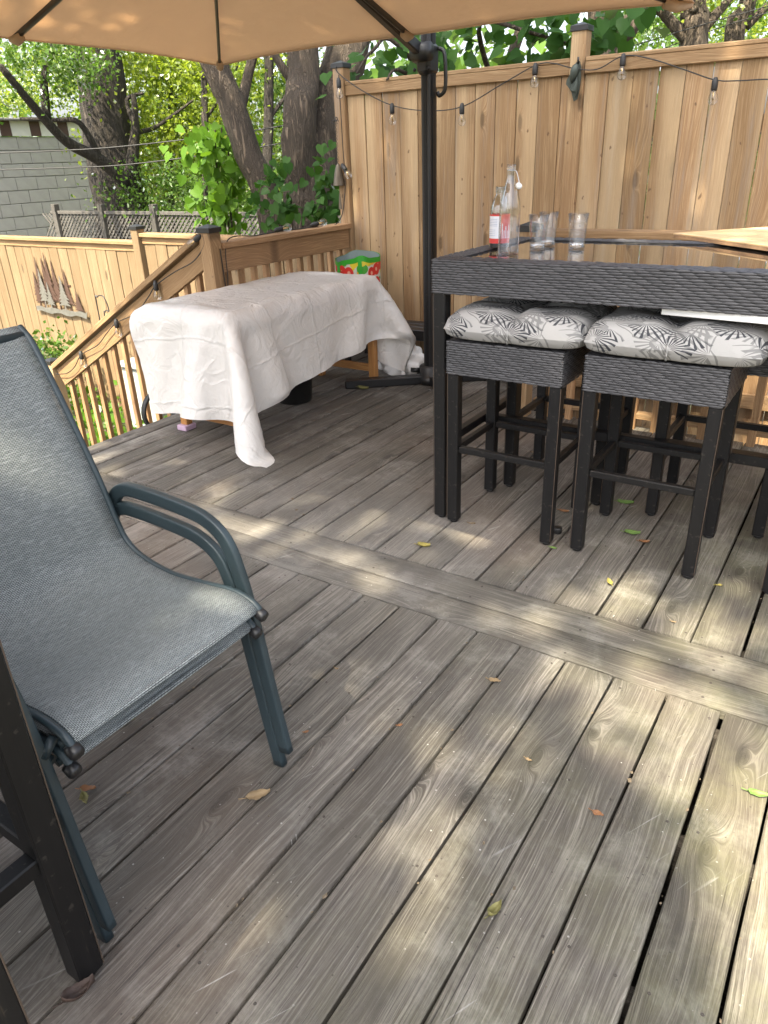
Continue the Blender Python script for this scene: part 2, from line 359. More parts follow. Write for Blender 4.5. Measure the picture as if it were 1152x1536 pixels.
def bark(name,dark,light,sc=1.):
    m,t,b=newmat(name); tc=nd(t,'TexCoord').outputs['Object']; s=nd(t,'SeparateXYZ',{0:tc})
    v=comb(t,mt(t,'MULTIPLY',s.outputs[0],26*sc),mt(t,'MULTIPLY',s.outputs[1],26*sc),mt(t,'MULTIPLY',s.outputs[2],4*sc))
    n=noise(t,v,1.,5,.65,.8); rid=mt(t,'ABSOLUTE',mt(t,'SUBTRACT',n,.5)); f=sstep(t,rid,.0,.14)
    col=mix(t,f,dark,light); col=mix(t,mt(t,'MULTIPLY',noise(t,tc,2.5,3),.4),col,tuple(c*.55 for c in light))
    t.links.new(col,b.inputs['Base Color']); b.inputs['Roughness'].default_value=.9; bump(t,b,f,.02/sc); return m
M['bark']=bark('brown_furrowed_bark',(.045,.034,.024),(.135,.102,.072)); M['bark_dark']=bark('dark_furrowed_bark',(.022,.018,.014),(.070,.057,.046))
def sling():
    m,t,b=newmat('blue_grey_sling_mesh'); tc=nd(t,'TexCoord').outputs['UV']; s=nd(t,'SeparateXYZ',{0:tc})
    U,V=s.outputs[0],s.outputs[1]
    br=nd(t,'TexBrick',{'Vector':comb(t,U,V,0.),'Scale':1.,'Brick Width':.0085,'Row Height':.0030,'Mortar Size':.0006,'Color1':(.20,.224,.226,1),'Color2':(.275,.298,.294,1),'Mortar':(.035,.043,.047,1)})
    n=noise(t,comb(t,mt(t,'MULTIPLY',U,25.),mt(t,'MULTIPLY',V,260.),0.),1.,3,.7)
    col=mix(t,mt(t,'MULTIPLY',sstep(t,n,.45,.75),.55),br.outputs['Color'],(.36,.39,.39))
    # faint woven scroll figure
    q=nd(t,'TexVoronoi',{'Vector':comb(t,mt(t,'MULTIPLY',U,13.),mt(t,'MULTIPLY',V,13.),0.),'Scale':1.,'Randomness':.35},voronoi_dimensions='2D')
    rg=mt(t,'SINE',mt(t,'MULTIPLY',q.outputs['Distance'],34.)); 
    col=mix(t,mt(t,'MULTIPLY',sstep(t,rg,.2,.6),.07),col,(.34,.36,.33))
    t.links.new(col,b.inputs['Base Color']); b.inputs['Roughness'].default_value=.55
    bump(t,b,br.outputs['Fac'],-.0006)
    out=t.nodes['Material Output']; tp=nd(t,'BsdfTransparent'); fine=mt(t,'MULTIPLY',br.outputs['Fac'],.28)
    mx=nd(t,'MixShader',{0:fine,1:b.outputs[0],2:tp.outputs[0]}); t.links.new(mx.outputs[0],out.inputs['Surface']); return m
M['sling']=sling()
M['chair_metal']=plain('dark_teal_powder_coat',(.022,.036,.043),.42,0,.25,15,.0002,400,spec=.5)
def tarpmat():
    m,t,b=newmat('white_woven_tarp'); out=t.nodes['Material Output']; tc=nd(t,'TexCoord').outputs['Object']
    n=noise(t,tc,9.,5,.65,.6); n2=noise(t,tc,45.,4,.7,.8)
    t.links.new(mix(t,n,(.74,.725,.70),(.82,.81,.785)),b.inputs['Base Color']); b.inputs['Roughness'].default_value=.30
    r1=mt(t,'ABSOLUTE',mt(t,'SUBTRACT',noise(t,tc,7.,3,.5,1.2),.5)); r2=mt(t,'ABSOLUTE',mt(t,'SUBTRACT',noise(t,tc,19.,3,.55,1.5),.5))
    us=nd(t,'SeparateXYZ',{0:nd(t,'TexCoord').outputs['UV']}); wob_=mt(t,'MULTIPLY',mt(t,'SUBTRACT',n,.5),.05)
    def crease(c,per,o_): return sstep(t,mt(t,'ABSOLUTE',mt(t,'SUBTRACT',mt(t,'FRACT',mt(t,'DIVIDE',mt(t,'ADD',mt(t,'ADD',c,o_),wob_),per)),.5)),.035,.0)
    cz=mt(t,'ADD',crease(us.outputs[0],.31,.07),crease(us.outputs[1],.36,.11))
    n2=mt(t,'ADD',n2,mt(t,'MULTIPLY',cz,3.2))
    bump(t,b,mt(t,'ADD',mt(t,'ADD',mt(t,'MULTIPLY',r1,-1.9),mt(t,'MULTIPLY',r2,-.35)),mt(t,'MULTIPLY',n2,.08)),.010)
    tr=nd(t,'BsdfTranslucent',{'Color':(.78,.74,.68,1)}); mx=nd(t,'MixShader',{0:.22,1:b.outputs[0],2:tr.outputs[0]})
    t.links.new(mx.outputs[0],out.inputs['Surface']); return m
M['tarp']=tarpmat()
def canopymat():
    m,t,b=newmat('tan_canopy_fabric'); out=t.nodes['Material Output']; tc=nd(t,'TexCoord').outputs['Object']
    n=noise(t,tc,3.,4); wv=noise(t,tc,900.,2)
    c=mix(t,n,(.58,.45,.335),(.64,.505,.38)); df=nd(t,'BsdfDiffuse',{'Color':c}); tr=nd(t,'BsdfTranslucent',{'Color':(.74,.57,.40,1)})
    bm=nd(t,'Bump',{'Height':mt(t,'ADD',wv,mt(t,'MULTIPLY',noise(t,tc,7.,3),6.)),'Distance':.0015})
    for q in (df,tr): t.links.new(bm.outputs[0],q.inputs['Normal'])
    mx=nd(t,'MixShader',{0:.5,1:df.outputs[0],2:tr.outputs[0]}); t.links.new(mx.outputs[0],out.inputs['Surface']); return m
M['canopy']=canopymat()
def palm():
    m,t,b=newmat('palm_print_fabric'); s=nd(t,'SeparateXYZ',{0:nd(t,'TexCoord').outputs['Object']})
    jit=nd(t,'TexNoise',{'Vector':nd(t,'TexCoord').outputs['Object'],'Scale':16.,'Detail':2.}).outputs[0]
    U=mt(t,'ADD',mt(t,'MULTIPLY',s.outputs[0],7.2),mt(t,'MULTIPLY',jit,.10)); W=mt(t,'ADD',mt(t,'MULTIPLY',mt(t,'ADD',s.outputs[2],mt(t,'MULTIPLY',s.outputs[1],.8)),9.5),mt(t,'MULTIPLY',jit,.10))
    def fan(sc,ox,k,rmax):
        u=mt(t,'ADD',mt(t,'MULTIPLY',U,sc),ox); w_=mt(t,'ADD',mt(t,'MULTIPLY',W,sc),ox*.7)
        v=nd(t,'TexVoronoi',{'Vector':comb(t,u,w_,0.),'Scale':1.,'Randomness':.85},voronoi_dimensions='2D')
        p=nd(t,'SeparateXYZ',{0:v.outputs['Position']}); c=nd(t,'SeparateColor',{0:v.outputs['Color']})
        du=mt(t,'SUBTRACT',u,p.outputs[0]); dw=mt(t,'SUBTRACT',w_,p.outputs[1])
        an=mt(t,'ADD',mt(t,'ARCTAN2',dw,du),mt(t,'MULTIPLY',c.outputs[0],6.28)); r=v.outputs['Distance']
        an=nd(t,'Math',{0:an,1:6.28318,2:0.},operation='WRAP').outputs[0]
        st=mt(t,'SINE',mt(t,'ADD',mt(t,'MULTIPLY',an,k),mt(t,'MULTIPLY',r,3.)))
        st=mt(t,'ADD',st,mt(t,'MULTIPLY_ADD',jit,.8,-.4)); sect=sstep(t,an,3.3,3.0)
        msk=mt(t,'MULTIPLY',mt(t,'MULTIPLY',sstep(t,st,.10,.40),sect),mt(t,'MULTIPLY',sstep(t,r,rmax,rmax-.10),sstep(t,r,.03,.08)))
        return msk,c.outputs[1]
    a,ca=fan(1.1,0.,22.,.85); g,cg=fan(1.,3.7,20.,.95); g2,cg2=fan(.9,8.3,20.,.95); g=mt(t,'MAXIMUM',g,g2)
    col=mix(t,mt(t,'MULTIPLY',g,.8),(.32,.316,.306),(.13,.13,.128))
    col=mix(t,mt(t,'MULTIPLY',mt(t,'MULTIPLY',a,sstep(t,ca,.16,.20)),.95),col,(.018,.020,.028))
    t.links.new(col,b.inputs['Base Color']); b.inputs['Roughness'].default_value=.8
    bump(t,b,noise(t,nd(t,'TexCoord').outputs['Object'],28.,3),.003); return m
M['palm']=palm()
def dirt():
    m,t,b=newmat('garden_ground'); P=nd(t,'NewGeometry').outputs['Position']
    n=noise(t,P,.7,5,.6); f=noise(t,P,14.,4,.7)
    c=mix(t,sstep(t,n,.42,.6),(.055,.042,.03),(.05,.085,.022)); c=mix(t,f,c,(.09,.075,.05))
    t.links.new(c,b.inputs['Base Color']); b.inputs['Roughness'].default_value=.95; bump(t,b,f,.03); return m
M['dirt']=dirt()
# ------------------------------------------------------------------ foliage helpers
DIA=[(0,0,0),(.42,.34,.06),(1,0,-.06),(.42,-.34,.06)]; DIAF=[(0,1,2),(0,2,3)]
HRT=[(0,0,0),(-.14,.26,.03),(.10,.50,.05),(.50,.42,.04),(1,0,-.16),(.50,-.42,.04),(.10,-.50,.05),(-.14,-.26,.03)]; HRTF=[(0,1,2,3,4),(0,4,5,6,7)]
def leaf_mesh(name,C,size,mat,parent=None,shape='dia',droop=.35,flat=.0,rng=RNG,kind=None,face=None):
    T,F=(np.array(DIA),DIAF) if shape=='dia' else (np.array(HRT),HRTF)
    C=np.asarray(C,float); n=len(C); d=rng.normal(size=(n,3)); d[:,2]=d[:,2]*(1-flat)-droop; d/=np.linalg.norm(d,axis=1,keepdims=True)
    q=rng.normal(size=(n,3)); q[:,2]+=.9
    if face is not None: q=q*.55+np.array(face)
    s_=np.cross(d,q); s_/=np.maximum(np.linalg.norm(s_,axis=1,keepdims=True),1e-6); nn=np.cross(s_,d)
    sz=size*rng.uniform(.6,1.25,n)[:,None,None]
    V=C[:,None,:]+sz*(T[None,:,0:1]*d[:,None,:]+T[None,:,1:2]*s_[:,None,:]+T[None,:,2:3]*nn[:,None,:])
    k=len(T); V=V.reshape(-1,3); base=Vector((0,0,0)); p=parent
    while p: base=base+Vector(p.location); p=p.parent
    V=V-np.array(base)
    fl=len(F[0]); idx=(np.arange(n)[:,None,None]*k+np.array(F)[None]).reshape(-1)
    me=bpy.data.meshes.new(name); nf=n*len(F)
    me.vertices.add(len(V)); me.vertices.foreach_set('co',V.astype(np.float32).ravel())
    me.loops.add(len(idx)); me.loops.foreach_set('vertex_index',idx.astype(np.int32))
    me.polygons.add(nf); me.polygons.foreach_set('loop_start',np.arange(0,nf*fl,fl,dtype=np.int32)); 
    me.update(calc_edges=True)
    a=me.attributes.new('rnd','FLOAT','FACE'); a.data.foreach_set('value',np.repeat(rng.uniform(0,1,n),len(F)).astype(np.float32))
    me.materials.append(mat); me.validate()
    o=bpy.data.objects.new(name,me); lk(o,parent)
    if kind: o['kind']=kind
    return o
def cloud(c,rad,n,clumps=14,spread=.28,rng=RNG):
    """leaf positions gathered in twig-sized clumps inside an ellipsoid, so that the crown has gaps"""
    rad=np.array(rad if hasattr(rad,'__len__') else (rad,)*3,float)
    k=rng.normal(size=(clumps,3)); k/=np.linalg.norm(k,axis=1,keepdims=True); k*=rng.uniform(.25,1.,(clumps,1))**.5
    w_=rng.choice(clumps,n); s_=rng.uniform(.6,1.3,(clumps,1))
    return np.array(c)+(k[w_]+rng.normal(size=(n,3))*spread*s_[w_])*rad
def trunk_mb(pts,rads,seg=14,n=6,seed=0,rough=.06):
    rg=np.random.default_rng(seed); P=smooth_pts(pts,n); k=len(P)
    rr=np.interp(np.linspace(0,1,k),np.linspace(0,1,len(rads)),rads)
    b=MB(); b.tube(P,list(rr),seg)
    ph=rg.uniform(0,6.28,3)
    for i in range(k):
        for j in range(seg):
            v=Vector(b.v[i*seg+j]); c=P[i]; a=2*math.pi*j/seg
            f=1+rough*(math.sin(3*a+ph[0]+i*.2)+.6*math.sin(5*a+ph[1]-i*.35)+.5*rg.normal())
            b.v[i*seg+j]=tuple(c+(v-c)*f)
    return b
def tree(name,label,base,trunks,limbs,crown,leafsize,leafmat_,barkmat,group=None,seed=0,shape='dia',cat='tree'):
    t=thing(name,base,label,cat,group)
    for i,(p,r) in enumerate(trunks): trunk_mb(p,r,seed=seed+i).build('trunk',M[barkmat],t,True)
    for i,(p,r) in enumerate(limbs): trunk_mb(p,r,8,4,seed+50+i).build('limb',M[barkmat],t,True)
    rg=np.random.default_rng(seed+100)
    if crown:
        if leafsize<.12: leafsize*=.74; crown=[(c,r,int(n*1.75),int(k*1.4),sd) for c,r,n,k,sd in crown]
        C=np.concatenate([cloud(c,r,n,k,sd,rg) for c,r,n,k,sd in crown])
        leaf_mesh('crown',C,leafsize,M[leafmat_],t,shape,rng=rg)
    return t
GZ=-1.0
# ------------------------------------------------------------------ ground
m=MB(); k=24; S=200
m.grid([[Vector((-S+2*S*i/k,-S+2*S*j/k,GZ)) for j in range(k+1)] for i in range(k+1)])
tag(m.build('ground',M['dirt']),kind='structure')

# ------------------------------------------------------------------ deck
DP=.1497; X0=-.404; BW=.1425; TH=.030
deck=bpy.data.objects.new('deck',None); lk(deck); tag(deck,kind='structure')
YN0,YN1=-1.6,1.786; YF0,YF1,YF2=2.0745,4.80,3.99; XL,XR=-3.52,1.65
rgd=np.random.default_rng(5)
def deck_board(xc,wd,y0,y1,mat,axis=1):
    c=(xc,(y0+y1)/2,-TH/2) if axis else ((y0+y1)/2,xc,-TH/2); ln=y1-y0
    b=MB(); n=10 if axis else 14; hw=wd/2; ch=.004 if axis else .0016; prof=[(-hw,-TH/2),(-hw,TH/2-ch),(-hw+ch,TH/2-.0006),(-hw*.4,TH/2),(hw*.4,TH/2),(hw-ch,TH/2-.0006),(hw,TH/2-ch),(hw,-TH/2)]
    ph=rgd.uniform(0,6.28,4); cup=rgd.normal(0,.0011); rows=[]
    for i in range(n+1):
        l=-ln/2+ln*i/n; ea=1. if axis else .5; e0=ea*(.0016*math.sin(l*2.3+ph[0])+.0008*math.sin(l*7+ph[1])); e1=ea*.0016*math.sin(l*2.1+ph[2]); z=.0012*math.sin(l*1.7+ph[3])*ea
        r_=[]
        for (a,h) in prof:
            aa=a+(e0 if a<0 else e1)*(abs(a)>hw*.9); hh=h+(z+cup*(1-abs(a)/hw) if h>0 else 0)
            r_.append(Vector((c[0]+aa,c[1]+l,c[2]+hh)) if axis else Vector((c[0]+l,c[1]-aa,c[2]+hh)))
        rows.append(r_)
    b.grid(rows); q=len(prof); N=len(rows)
    b.f+=[tuple(range(q)),tuple((N-1)*q+k for k in range(q))[::-1]]
    o=b.build('deck_board',mat,deck,loc=c); soft(o,50)
    o.rotation_euler=(0,rgd.normal(0,.0022),0) if axis else (rgd.normal(0,.0015),0,0); return o
k0=-21; k1=13
for k in range(k0,k1+1):
    xa=X0+k*DP; xb=xa+DP; g=.0076+rgd.uniform(-.0014,.0014); xa2=max(xa+g/2,XL)
    if xb-xa2<.05: continue
    deck_board((xa2+xb-g/2)/2,xb-g/2-xa2,YN0,YN1-rgd.uniform(0,.003),M['deckY'])
    deck_board((xa2+xb-g/2)/2,xb-g/2-xa2,YF0+rgd.uniform(0,.003),YF1 if xb<-1.55 else YF2,M['deckY'])
deck_board((1.7905+1.9245)/2,1.9245-1.7905,XL,XR,M['deckX'],0); deck_board((1.930+2.0695)/2,2.0695-1.930,XL,XR,M['deckX'],0)
sc=MB(); rgs=np.random.default_rng(8)   # screw heads, too small to pick apart
for k in range(k0,k1+1):
    for j,y in enumerate(list(np.arange(-1.5,1.7,.405))+[1.745]+[2.115]+list(np.arange(2.55,4.75,.405))):
        if y>3.95 and k>-9: continue
        for dx in (.028,DP-.028):
            x=X0+k*DP+dx+rgs.normal(0,.004); 
            if x<XL+.02: continue
            
            if rgs.uniform()<.35: continue
            sc.lathe((x,y+rgs.normal(0,.004),.0006),[(.0036,0),(.0030,.0005),(.0012,.0002)],7)
for x in np.arange(-3.4,1.6,.405):
    for y in (1.82,1.895,1.96,2.04): sc.lathe((x+rgs.normal(0,.005),y,.0008),[(.0046,0),(.0040,.0006),(.0012,.0002)],7)
M['screw']=plain('dull_rusty_screw',(.065,.055,.047),.7,.3)
o=sc.build('screw_heads',M['screw'],deck); o['kind']='stuff'
b=MB()   # joists and rim under the boards
for y in np.arange(-1.5,4.75,.405): b.box(((XL+(XR if y<3.9 else -1.6))/2,y,-.13),((XR if y<3.9 else -1.6)-XL-.1,.038,.18))
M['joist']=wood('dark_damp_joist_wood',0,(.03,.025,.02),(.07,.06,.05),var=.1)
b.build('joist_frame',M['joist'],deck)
for a,c_,s_ in (('rim_board',(XL+.02,1.6,-.145),(.038,6.35,.22)),('rim_board',((XR-1.6)/2,3.965,-.145),(XR+1.6,.038,.22)),('rim_board',(-2.55,4.78,-.145),(1.85,.038,.22))):
    MB().box(c_,s_).build(a,M['deckY'] if s_[1]>s_[0] else M['deckX'],deck,loc=c_)
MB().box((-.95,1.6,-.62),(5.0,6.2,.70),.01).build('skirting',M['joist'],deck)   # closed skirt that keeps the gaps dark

# ------------------------------------------------------------------ wooden fences
FY=4.85
def post(parent,x,y,z0,z1,cap=True,w=.09,mat='fence',lean=0):
    o=MB().box((x,y,(z0+z1)/2),(w,w,z1-z0),.004).build('post',M[mat],parent,loc=(x,y,(z0+z1)/2))
    if cap:
        c=MB(); h=w/2+.008
        c.box((x,y,z1+.006),(2*h,2*h,.03),.002); c.add([(x-h*.92,y-h*.92,z1+.021),(x+h*.92,y-h*.92,z1+.021),(x+h*.92,y+h*.92,z1+.021),(x-h*.92,y+h*.92,z1+.021),(x,y,z1+.04)],[(0,1,4),(1,2,4),(2,3,4),(3,0,4)])
        c.build('post_cap',M['black_metal'],o)
    return o
def boards(parent,xa,xb,y,z0,z1,pitch,mat,th=.018,gap=.0042,seed=1,lean=0.):
    rg=np.random.default_rng(seed); n=int(round((xb-xa)/pitch)); p=(xb-xa)/n; meshes={}
    src=None
    for i in range(n):
        x=xa+(i+.5)*p; zc=(z0+z1)/2
        if src is None:
            src=MB().box((x,y,zc),(p-gap,th,z1-z0),.0025).build('board',M[mat],parent,loc=(x,y,zc)); o=src
        else: o=inst(src,'board',parent,Vector((x,y,zc))-Vector(parent.location))
        o.rotation_euler=(rg.normal(0,.002),lean+rg.normal(0,.0012),rg.normal(0,.012)); o.location.y+=rg.normal(0,.0012)
f=thing('privacy_fence',(-1,FY,GZ),'tall honey brown board fence with flat trim strip along its top','fence')
boards(f,-3.44,1.6,FY+.012,-.02,1.815,.1425,'fence',seed=3)
boards(f,-3.44,1.6,FY+.034,-1.0,-.03,.1425,'fence',seed=4)
post(f,-3.49,FY+.01,GZ,1.985); post(f,-1.755,FY+.018,GZ,2.03); post(f,.35,FY+.018,GZ,2.03)
for xa,xb in ((-3.443,-1.802),(-1.708,.303),(.397,1.6)):
    MB().box(((xa+xb)/2,FY-.010,1.835),(xb-xa,.024,.062),.003).build('trim_board',M['fenceX'],f,loc=((xa+xb)/2,FY-.010,1.835))
    MB().box(((xa+xb)/2,FY+.022,1.879),(xb-xa,.09,.024),.004).build('cap_rail',M['fenceX'],f,loc=((xa+xb)/2,FY+.022,1.879))
MB().box((-.9,FY+.062,.5),(5.2,.04,.09)).build('back_rail',M['fenceX'],f); MB().box((-.9,FY+.062,1.5),(5.2,.04,.09)).build('back_rail',M['fenceX'],f)
MB().box((-.6,FY-.012,-.03),(4.2,.03,.09)).build('kick_rail',M['fenceX'],f)
f=thing('garden_fence',(-6.5,FY,GZ),'low pale pine board fence stepping down beyond the stair railing','fence')
boards(f,-9.9,-5.99,FY+.012,GZ,.70,.158,'pale_fence',seed=8,gap=.008); boards(f,-5.88,-3.56,FY+.012,GZ,.77,.155,'pale_fence',seed=9,gap=.008)
MB().box((-6.7,FY+.045,-.2),(6.3,.03,1.5)).build('back_panel',M['pale_fence'],f)
post(f,-5.935,FY,GZ,.885,mat='pale_fence'); post(f,-8.35,FY+.07,GZ,.70,False,mat='pale_fence')
for xa,xb,z in ((-9.9,-5.985,.735),(-5.885,-3.54,.808)):
    MB().box(((xa+xb)/2,FY+.005,z-.028),(xb-xa,.022,.06),.003).build('trim_board',M['fenceX'],f,loc=((xa+xb)/2,FY+.005,z-.028))
    MB().box(((xa+xb)/2,FY+.02,z+.02),(xb-xa,.11,.034),.004).build('cap_rail',M['fenceX'],f,loc=((xa+xb)/2,FY+.02,z+.02))

# ------------------------------------------------------------------ railings and stairs
r=thing('deck_railing',(-3.5,4.1,0),'wooden deck railing between the corner post and the tall fence, behind the white cover','railing')
post(r,-3.50,3.40,-.02,1.035,w=.095)
MB().box((-3.50,4.13,.945),(.135,1.365,.036),.004).build('cap_rail',M['fenceY'],r,loc=(-3.5,4.13,.945))
MB().box((-3.478,4.13,.855),(.036,1.36,.138),.003).build('top_rail',M['fenceY'],r,loc=(-3.478,4.13,.855))
MB().box((-3.51,4.13,.09),(.036,1.36,.088),.003).build('bottom_rail',M['fenceY'],r,loc=(-3.51,4.13,.09))
src=MB().box((-3.512,3.53,.42),(.036,.036,.80),.003).build('baluster',M['baluster'],r,loc=(-3.512,3.53,.42))
for i in range(1,11): inst(src,'baluster',r,src.location+Vector((0,.122*i,0)),(0,random.gauss(0,.006),random.gauss(0,.05)))
s_=thing('stair_railing',(-4.5,3.4,GZ),'sloping wooden stair railing with lights strung down it','railing')
A=Vector((-3.56,3.40,1.005)); B=Vector((-5.42,3.40,-.02)); dv=(B-A).normalized(); up=Vector((0,1,0)).cross(dv); up=up if up.z>0 else -up
def sbar(name,off,w,h,mat):
    a,b_=A+up*off,B+up*off; c=(a+b_)/2
    o=MB().box((0,0,0),((b_-a).length,w,h),.003).build(name,M[mat],s_,loc=(0,0,0)); o.location=c-Vector(s_.location)
    o.rotation_euler=(0,math.atan2(-(b_-a).z,(b_-a).x),0); return o
sbar('cap_rail',-.0,.10,.036,'fenceX'); sbar('top_rail',-.10,.036,.138,'fenceX'); sbar('bottom_rail',-.98,.036,.09,'fenceX')
src=None
for i in range(14):
    x=-3.66-.126*i; zt=A.z+(x-A.x)*dv.z/dv.x-.18
    c=(x,3.418,zt-.40)
    if src is None: src=MB().box(c,(.036,.036,.84),.003).build('baluster',M['baluster'],s_,loc=c)
    else: inst(src,'baluster',s_,Vector(c)-Vector(s_.location),(0,random.gauss(0,.008),random.gauss(0,.05)))
p=post(s_,-5.47,3.40,GZ,.005,w=.09)
st=thing('deck_stairs',(-4.4,2.8,GZ),'weathered wooden steps going down from the deck edge','stairs')
for i in range(5):
    x=-3.70-.32*i; z=-.18*(i+1)
    MB().box((x,2.78,z-.02),(.30,1.08,.038),.004).build('tread',M['deckY'],st,loc=(x,2.78,z-.02))
    if i<5: MB().box((x+.135,2.78,z-.12 if i<4 else z-.06),(.02,1.06,.155 if i<4 else .05),.003).build('riser',M['deckY'],st,loc=(x+.135,2.78,z-.12))
for y in (2.255,3.30):
    b=MB(); b.prism([(-3.55,-.20),(-3.55,-.42),(-5.2,-1.0),(-5.2,-.98),(-4.98,-.92)],(0,y,0),(1,0,0),(0,0,1),.035); b.build('stringer',M['fenceX'],st)
r=thing('table_side_railing',(0,3.95,0),'wooden railing of slim balusters behind the wicker bar table','railing')
post(r,-1.615,3.90,-.02,1.03,w=.095)
XA,XB=-1.56,1.64
MB().box(((XA+XB)/2,3.93,1.012),(XB-XA,.13,.036),.004).build('cap_rail',M['fenceX'],r,loc=((XA+XB)/2,3.93,1.012))
MB().box(((XA+XB)/2,3.915,.948),(XB-XA,.036,.086),.003).build('top_rail',M['fenceX'],r,loc=((XA+XB)/2,3.915,.948))
MB().box(((XA+XB)/2,3.965,.075),(XB-XA,.05,.036),.003).build('bottom_rail',M['fenceX'],r,loc=((XA+XB)/2,3.965,.075))
src=MB().box((XA+.1,3.952,.42),(.038,.038,.98),.003).build('baluster',M['baluster'],r,loc=(XA+.1,3.952,.42))
for i in range(1,26): inst(src,'baluster',r,src.location+Vector((.121*i,0,0)),(random.gauss(0,.004),0,random.gauss(0,.05)))
# ------------------------------------------------------------------ wicker furniture
class Weave:
    def __init__(s): s.mb=MB(); s.r=[]
    def panel(s,o,u,v,w,h,l=.046,e=.0085,seed=0,lift=.0032):
        rg=np.random.default_rng(seed); o,u,v=Vector(o),Vector(u),Vector(v); n=u.cross(v).normalized()
        rows=max(1,int(round(h/e))); e=h/rows
        for j in range(rows):
            off=(j%3)*l/3+rg.uniform(-.004,.004); x=-off
            while x<w-1e-4:
                a,b_=max(x,0),min(x+l,w); x+=l
                if b_-a<.006: continue
                P=[]
                k=rg.uniform(.7,1.25); dz=rg.normal(0,.0005)
                for fu,hu in ((.0,.0),(.25,1.),(.75,1.),(1.,.0)):
                    for fv_,hv in ((.06,.3),(.5,1.),(.94,.3)):
                        fv_=.5+(fv_-.5)*(1. if hu else .45)
                        P.append(o+u*(a+(b_-a)*fu)+v*(e*(j+fv_)+dz)+n*(lift*k*(hu*hv+.10)))
                s.mb.add(P,[(c*3+d,(c+1)*3+d,(c+1)*3+d+1,c*3+d+1) for c in range(3) for d in range(2)]); s.r+=[rg.uniform(0,1)]*6
    def build(s,parent):
        o=s.mb.build('weave',M['wicker'],parent,True); a=o.data.attributes.new('rnd','FLOAT','FACE'); a.data.foreach_set('value',s.r); o['kind']='stuff'; return o
def rods(parent,lst,name,mat='leg',w=.03,h=.03):
    out=[]
    for a,b_ in lst: out.append(MB().bar(a,b_,w,h,.003).build(name,M[mat],parent,loc=(Vector(a)+Vector(b_))/2)) 
    return out
def edges(parent,x,y,z0,z1,w):   # rubbed bare corner of a leg
    pass
def make_stool(label,loc):
    t=thing('bar_stool',loc,label,'bar stool','wicker bar stools'); X,Y,Z=loc
    W,D,Ht,ap,lw=.465,.405,.77,.128,.044
    MB().box((X,Y,Z+Ht-ap/2-.001),(W-.004,D-.004,ap-.002),.006).build('seat',M['wicker_base'],t)
    wv=Weave(); z0=Z+Ht-ap
    wv.panel((X-W/2,Y-D/2,z0),(1,0,0),(0,0,1),W,ap,seed=1); wv.panel((X+W/2,Y-D/2,z0),(0,1,0),(0,0,1),D,ap,seed=2)
    wv.panel((X+W/2,Y+D/2,z0),(-1,0,0),(0,0,1),W,ap,seed=3); wv.panel((X-W/2,Y+D/2,z0),(0,-1,0),(0,0,1),D,ap,seed=4)
    wv.panel((X-W/2,Y-D/2,Z+Ht-.001),(1,0,0),(0,1,0),W,D,l=.03,e=.012,seed=5,lift=.002)
    wv.build(t)
    hx,hy=W/2-lw/2-.004,D/2-lw/2-.004
    for sx in(-1,1):
        for sy_ in(-1,1):
            x,y=X+sx*hx,Y+sy_*hy
            l=MB().box((x,y,(z0+Z+.012)/2),(lw,lw,z0-Z-.010),.0035).build('leg',M['leg'],t,loc=(x,y,(z0+Z)/2))
            MB().lathe((x,y,Z),[(.014,0),(.017,.003),(.017,.014)],12).build('foot_pad',M['black_metal'],l,True)
            e=MB(); e.box((x+sx*lw/2,y+sy_*lw/2,(z0+Z+.02)/2),(.0022,.0022,(z0-Z)*.96),.0004); e.build('worn_edge',M['edge'],l)
    zs=Z+.33; rods(t,[((X-hx+lw/2,Y+s*hy*.98,zs),(X+hx-lw/2,Y+s*hy*.98,zs)) for s in(-1,1)],'stretcher',w=.026,h=.026)
    rods(t,[((X+s*hx*.98,Y-hy+lw/2,zs),(X+s*hx*.98,Y+hy-lw/2,zs)) for s in(-1,1)],'stretcher',w=.026,h=.026)
    return t
SB='black legged wicker bar stool '
s0=make_stool(SB+'with a cushion, at the umbrella pole end of the table',(-1.09,2.635,0))
for loc,lab in (((-.555,2.645,0),SB+'under the cushion that carries the framed panel'),((.118,2.675,0),SB+'without a cushion, at the plywood end of the table'),
    ((-1.035,3.08,0),SB+'on the railing side at the umbrella pole end'),((-.39,3.09,0),SB+'on the railing side, under the plywood sheet'),
    ((-1.02,.02,0),SB+'standing apart beside the stacked sling chairs')):
    c=copy_tree(s0); c.location=loc; c['label']=lab
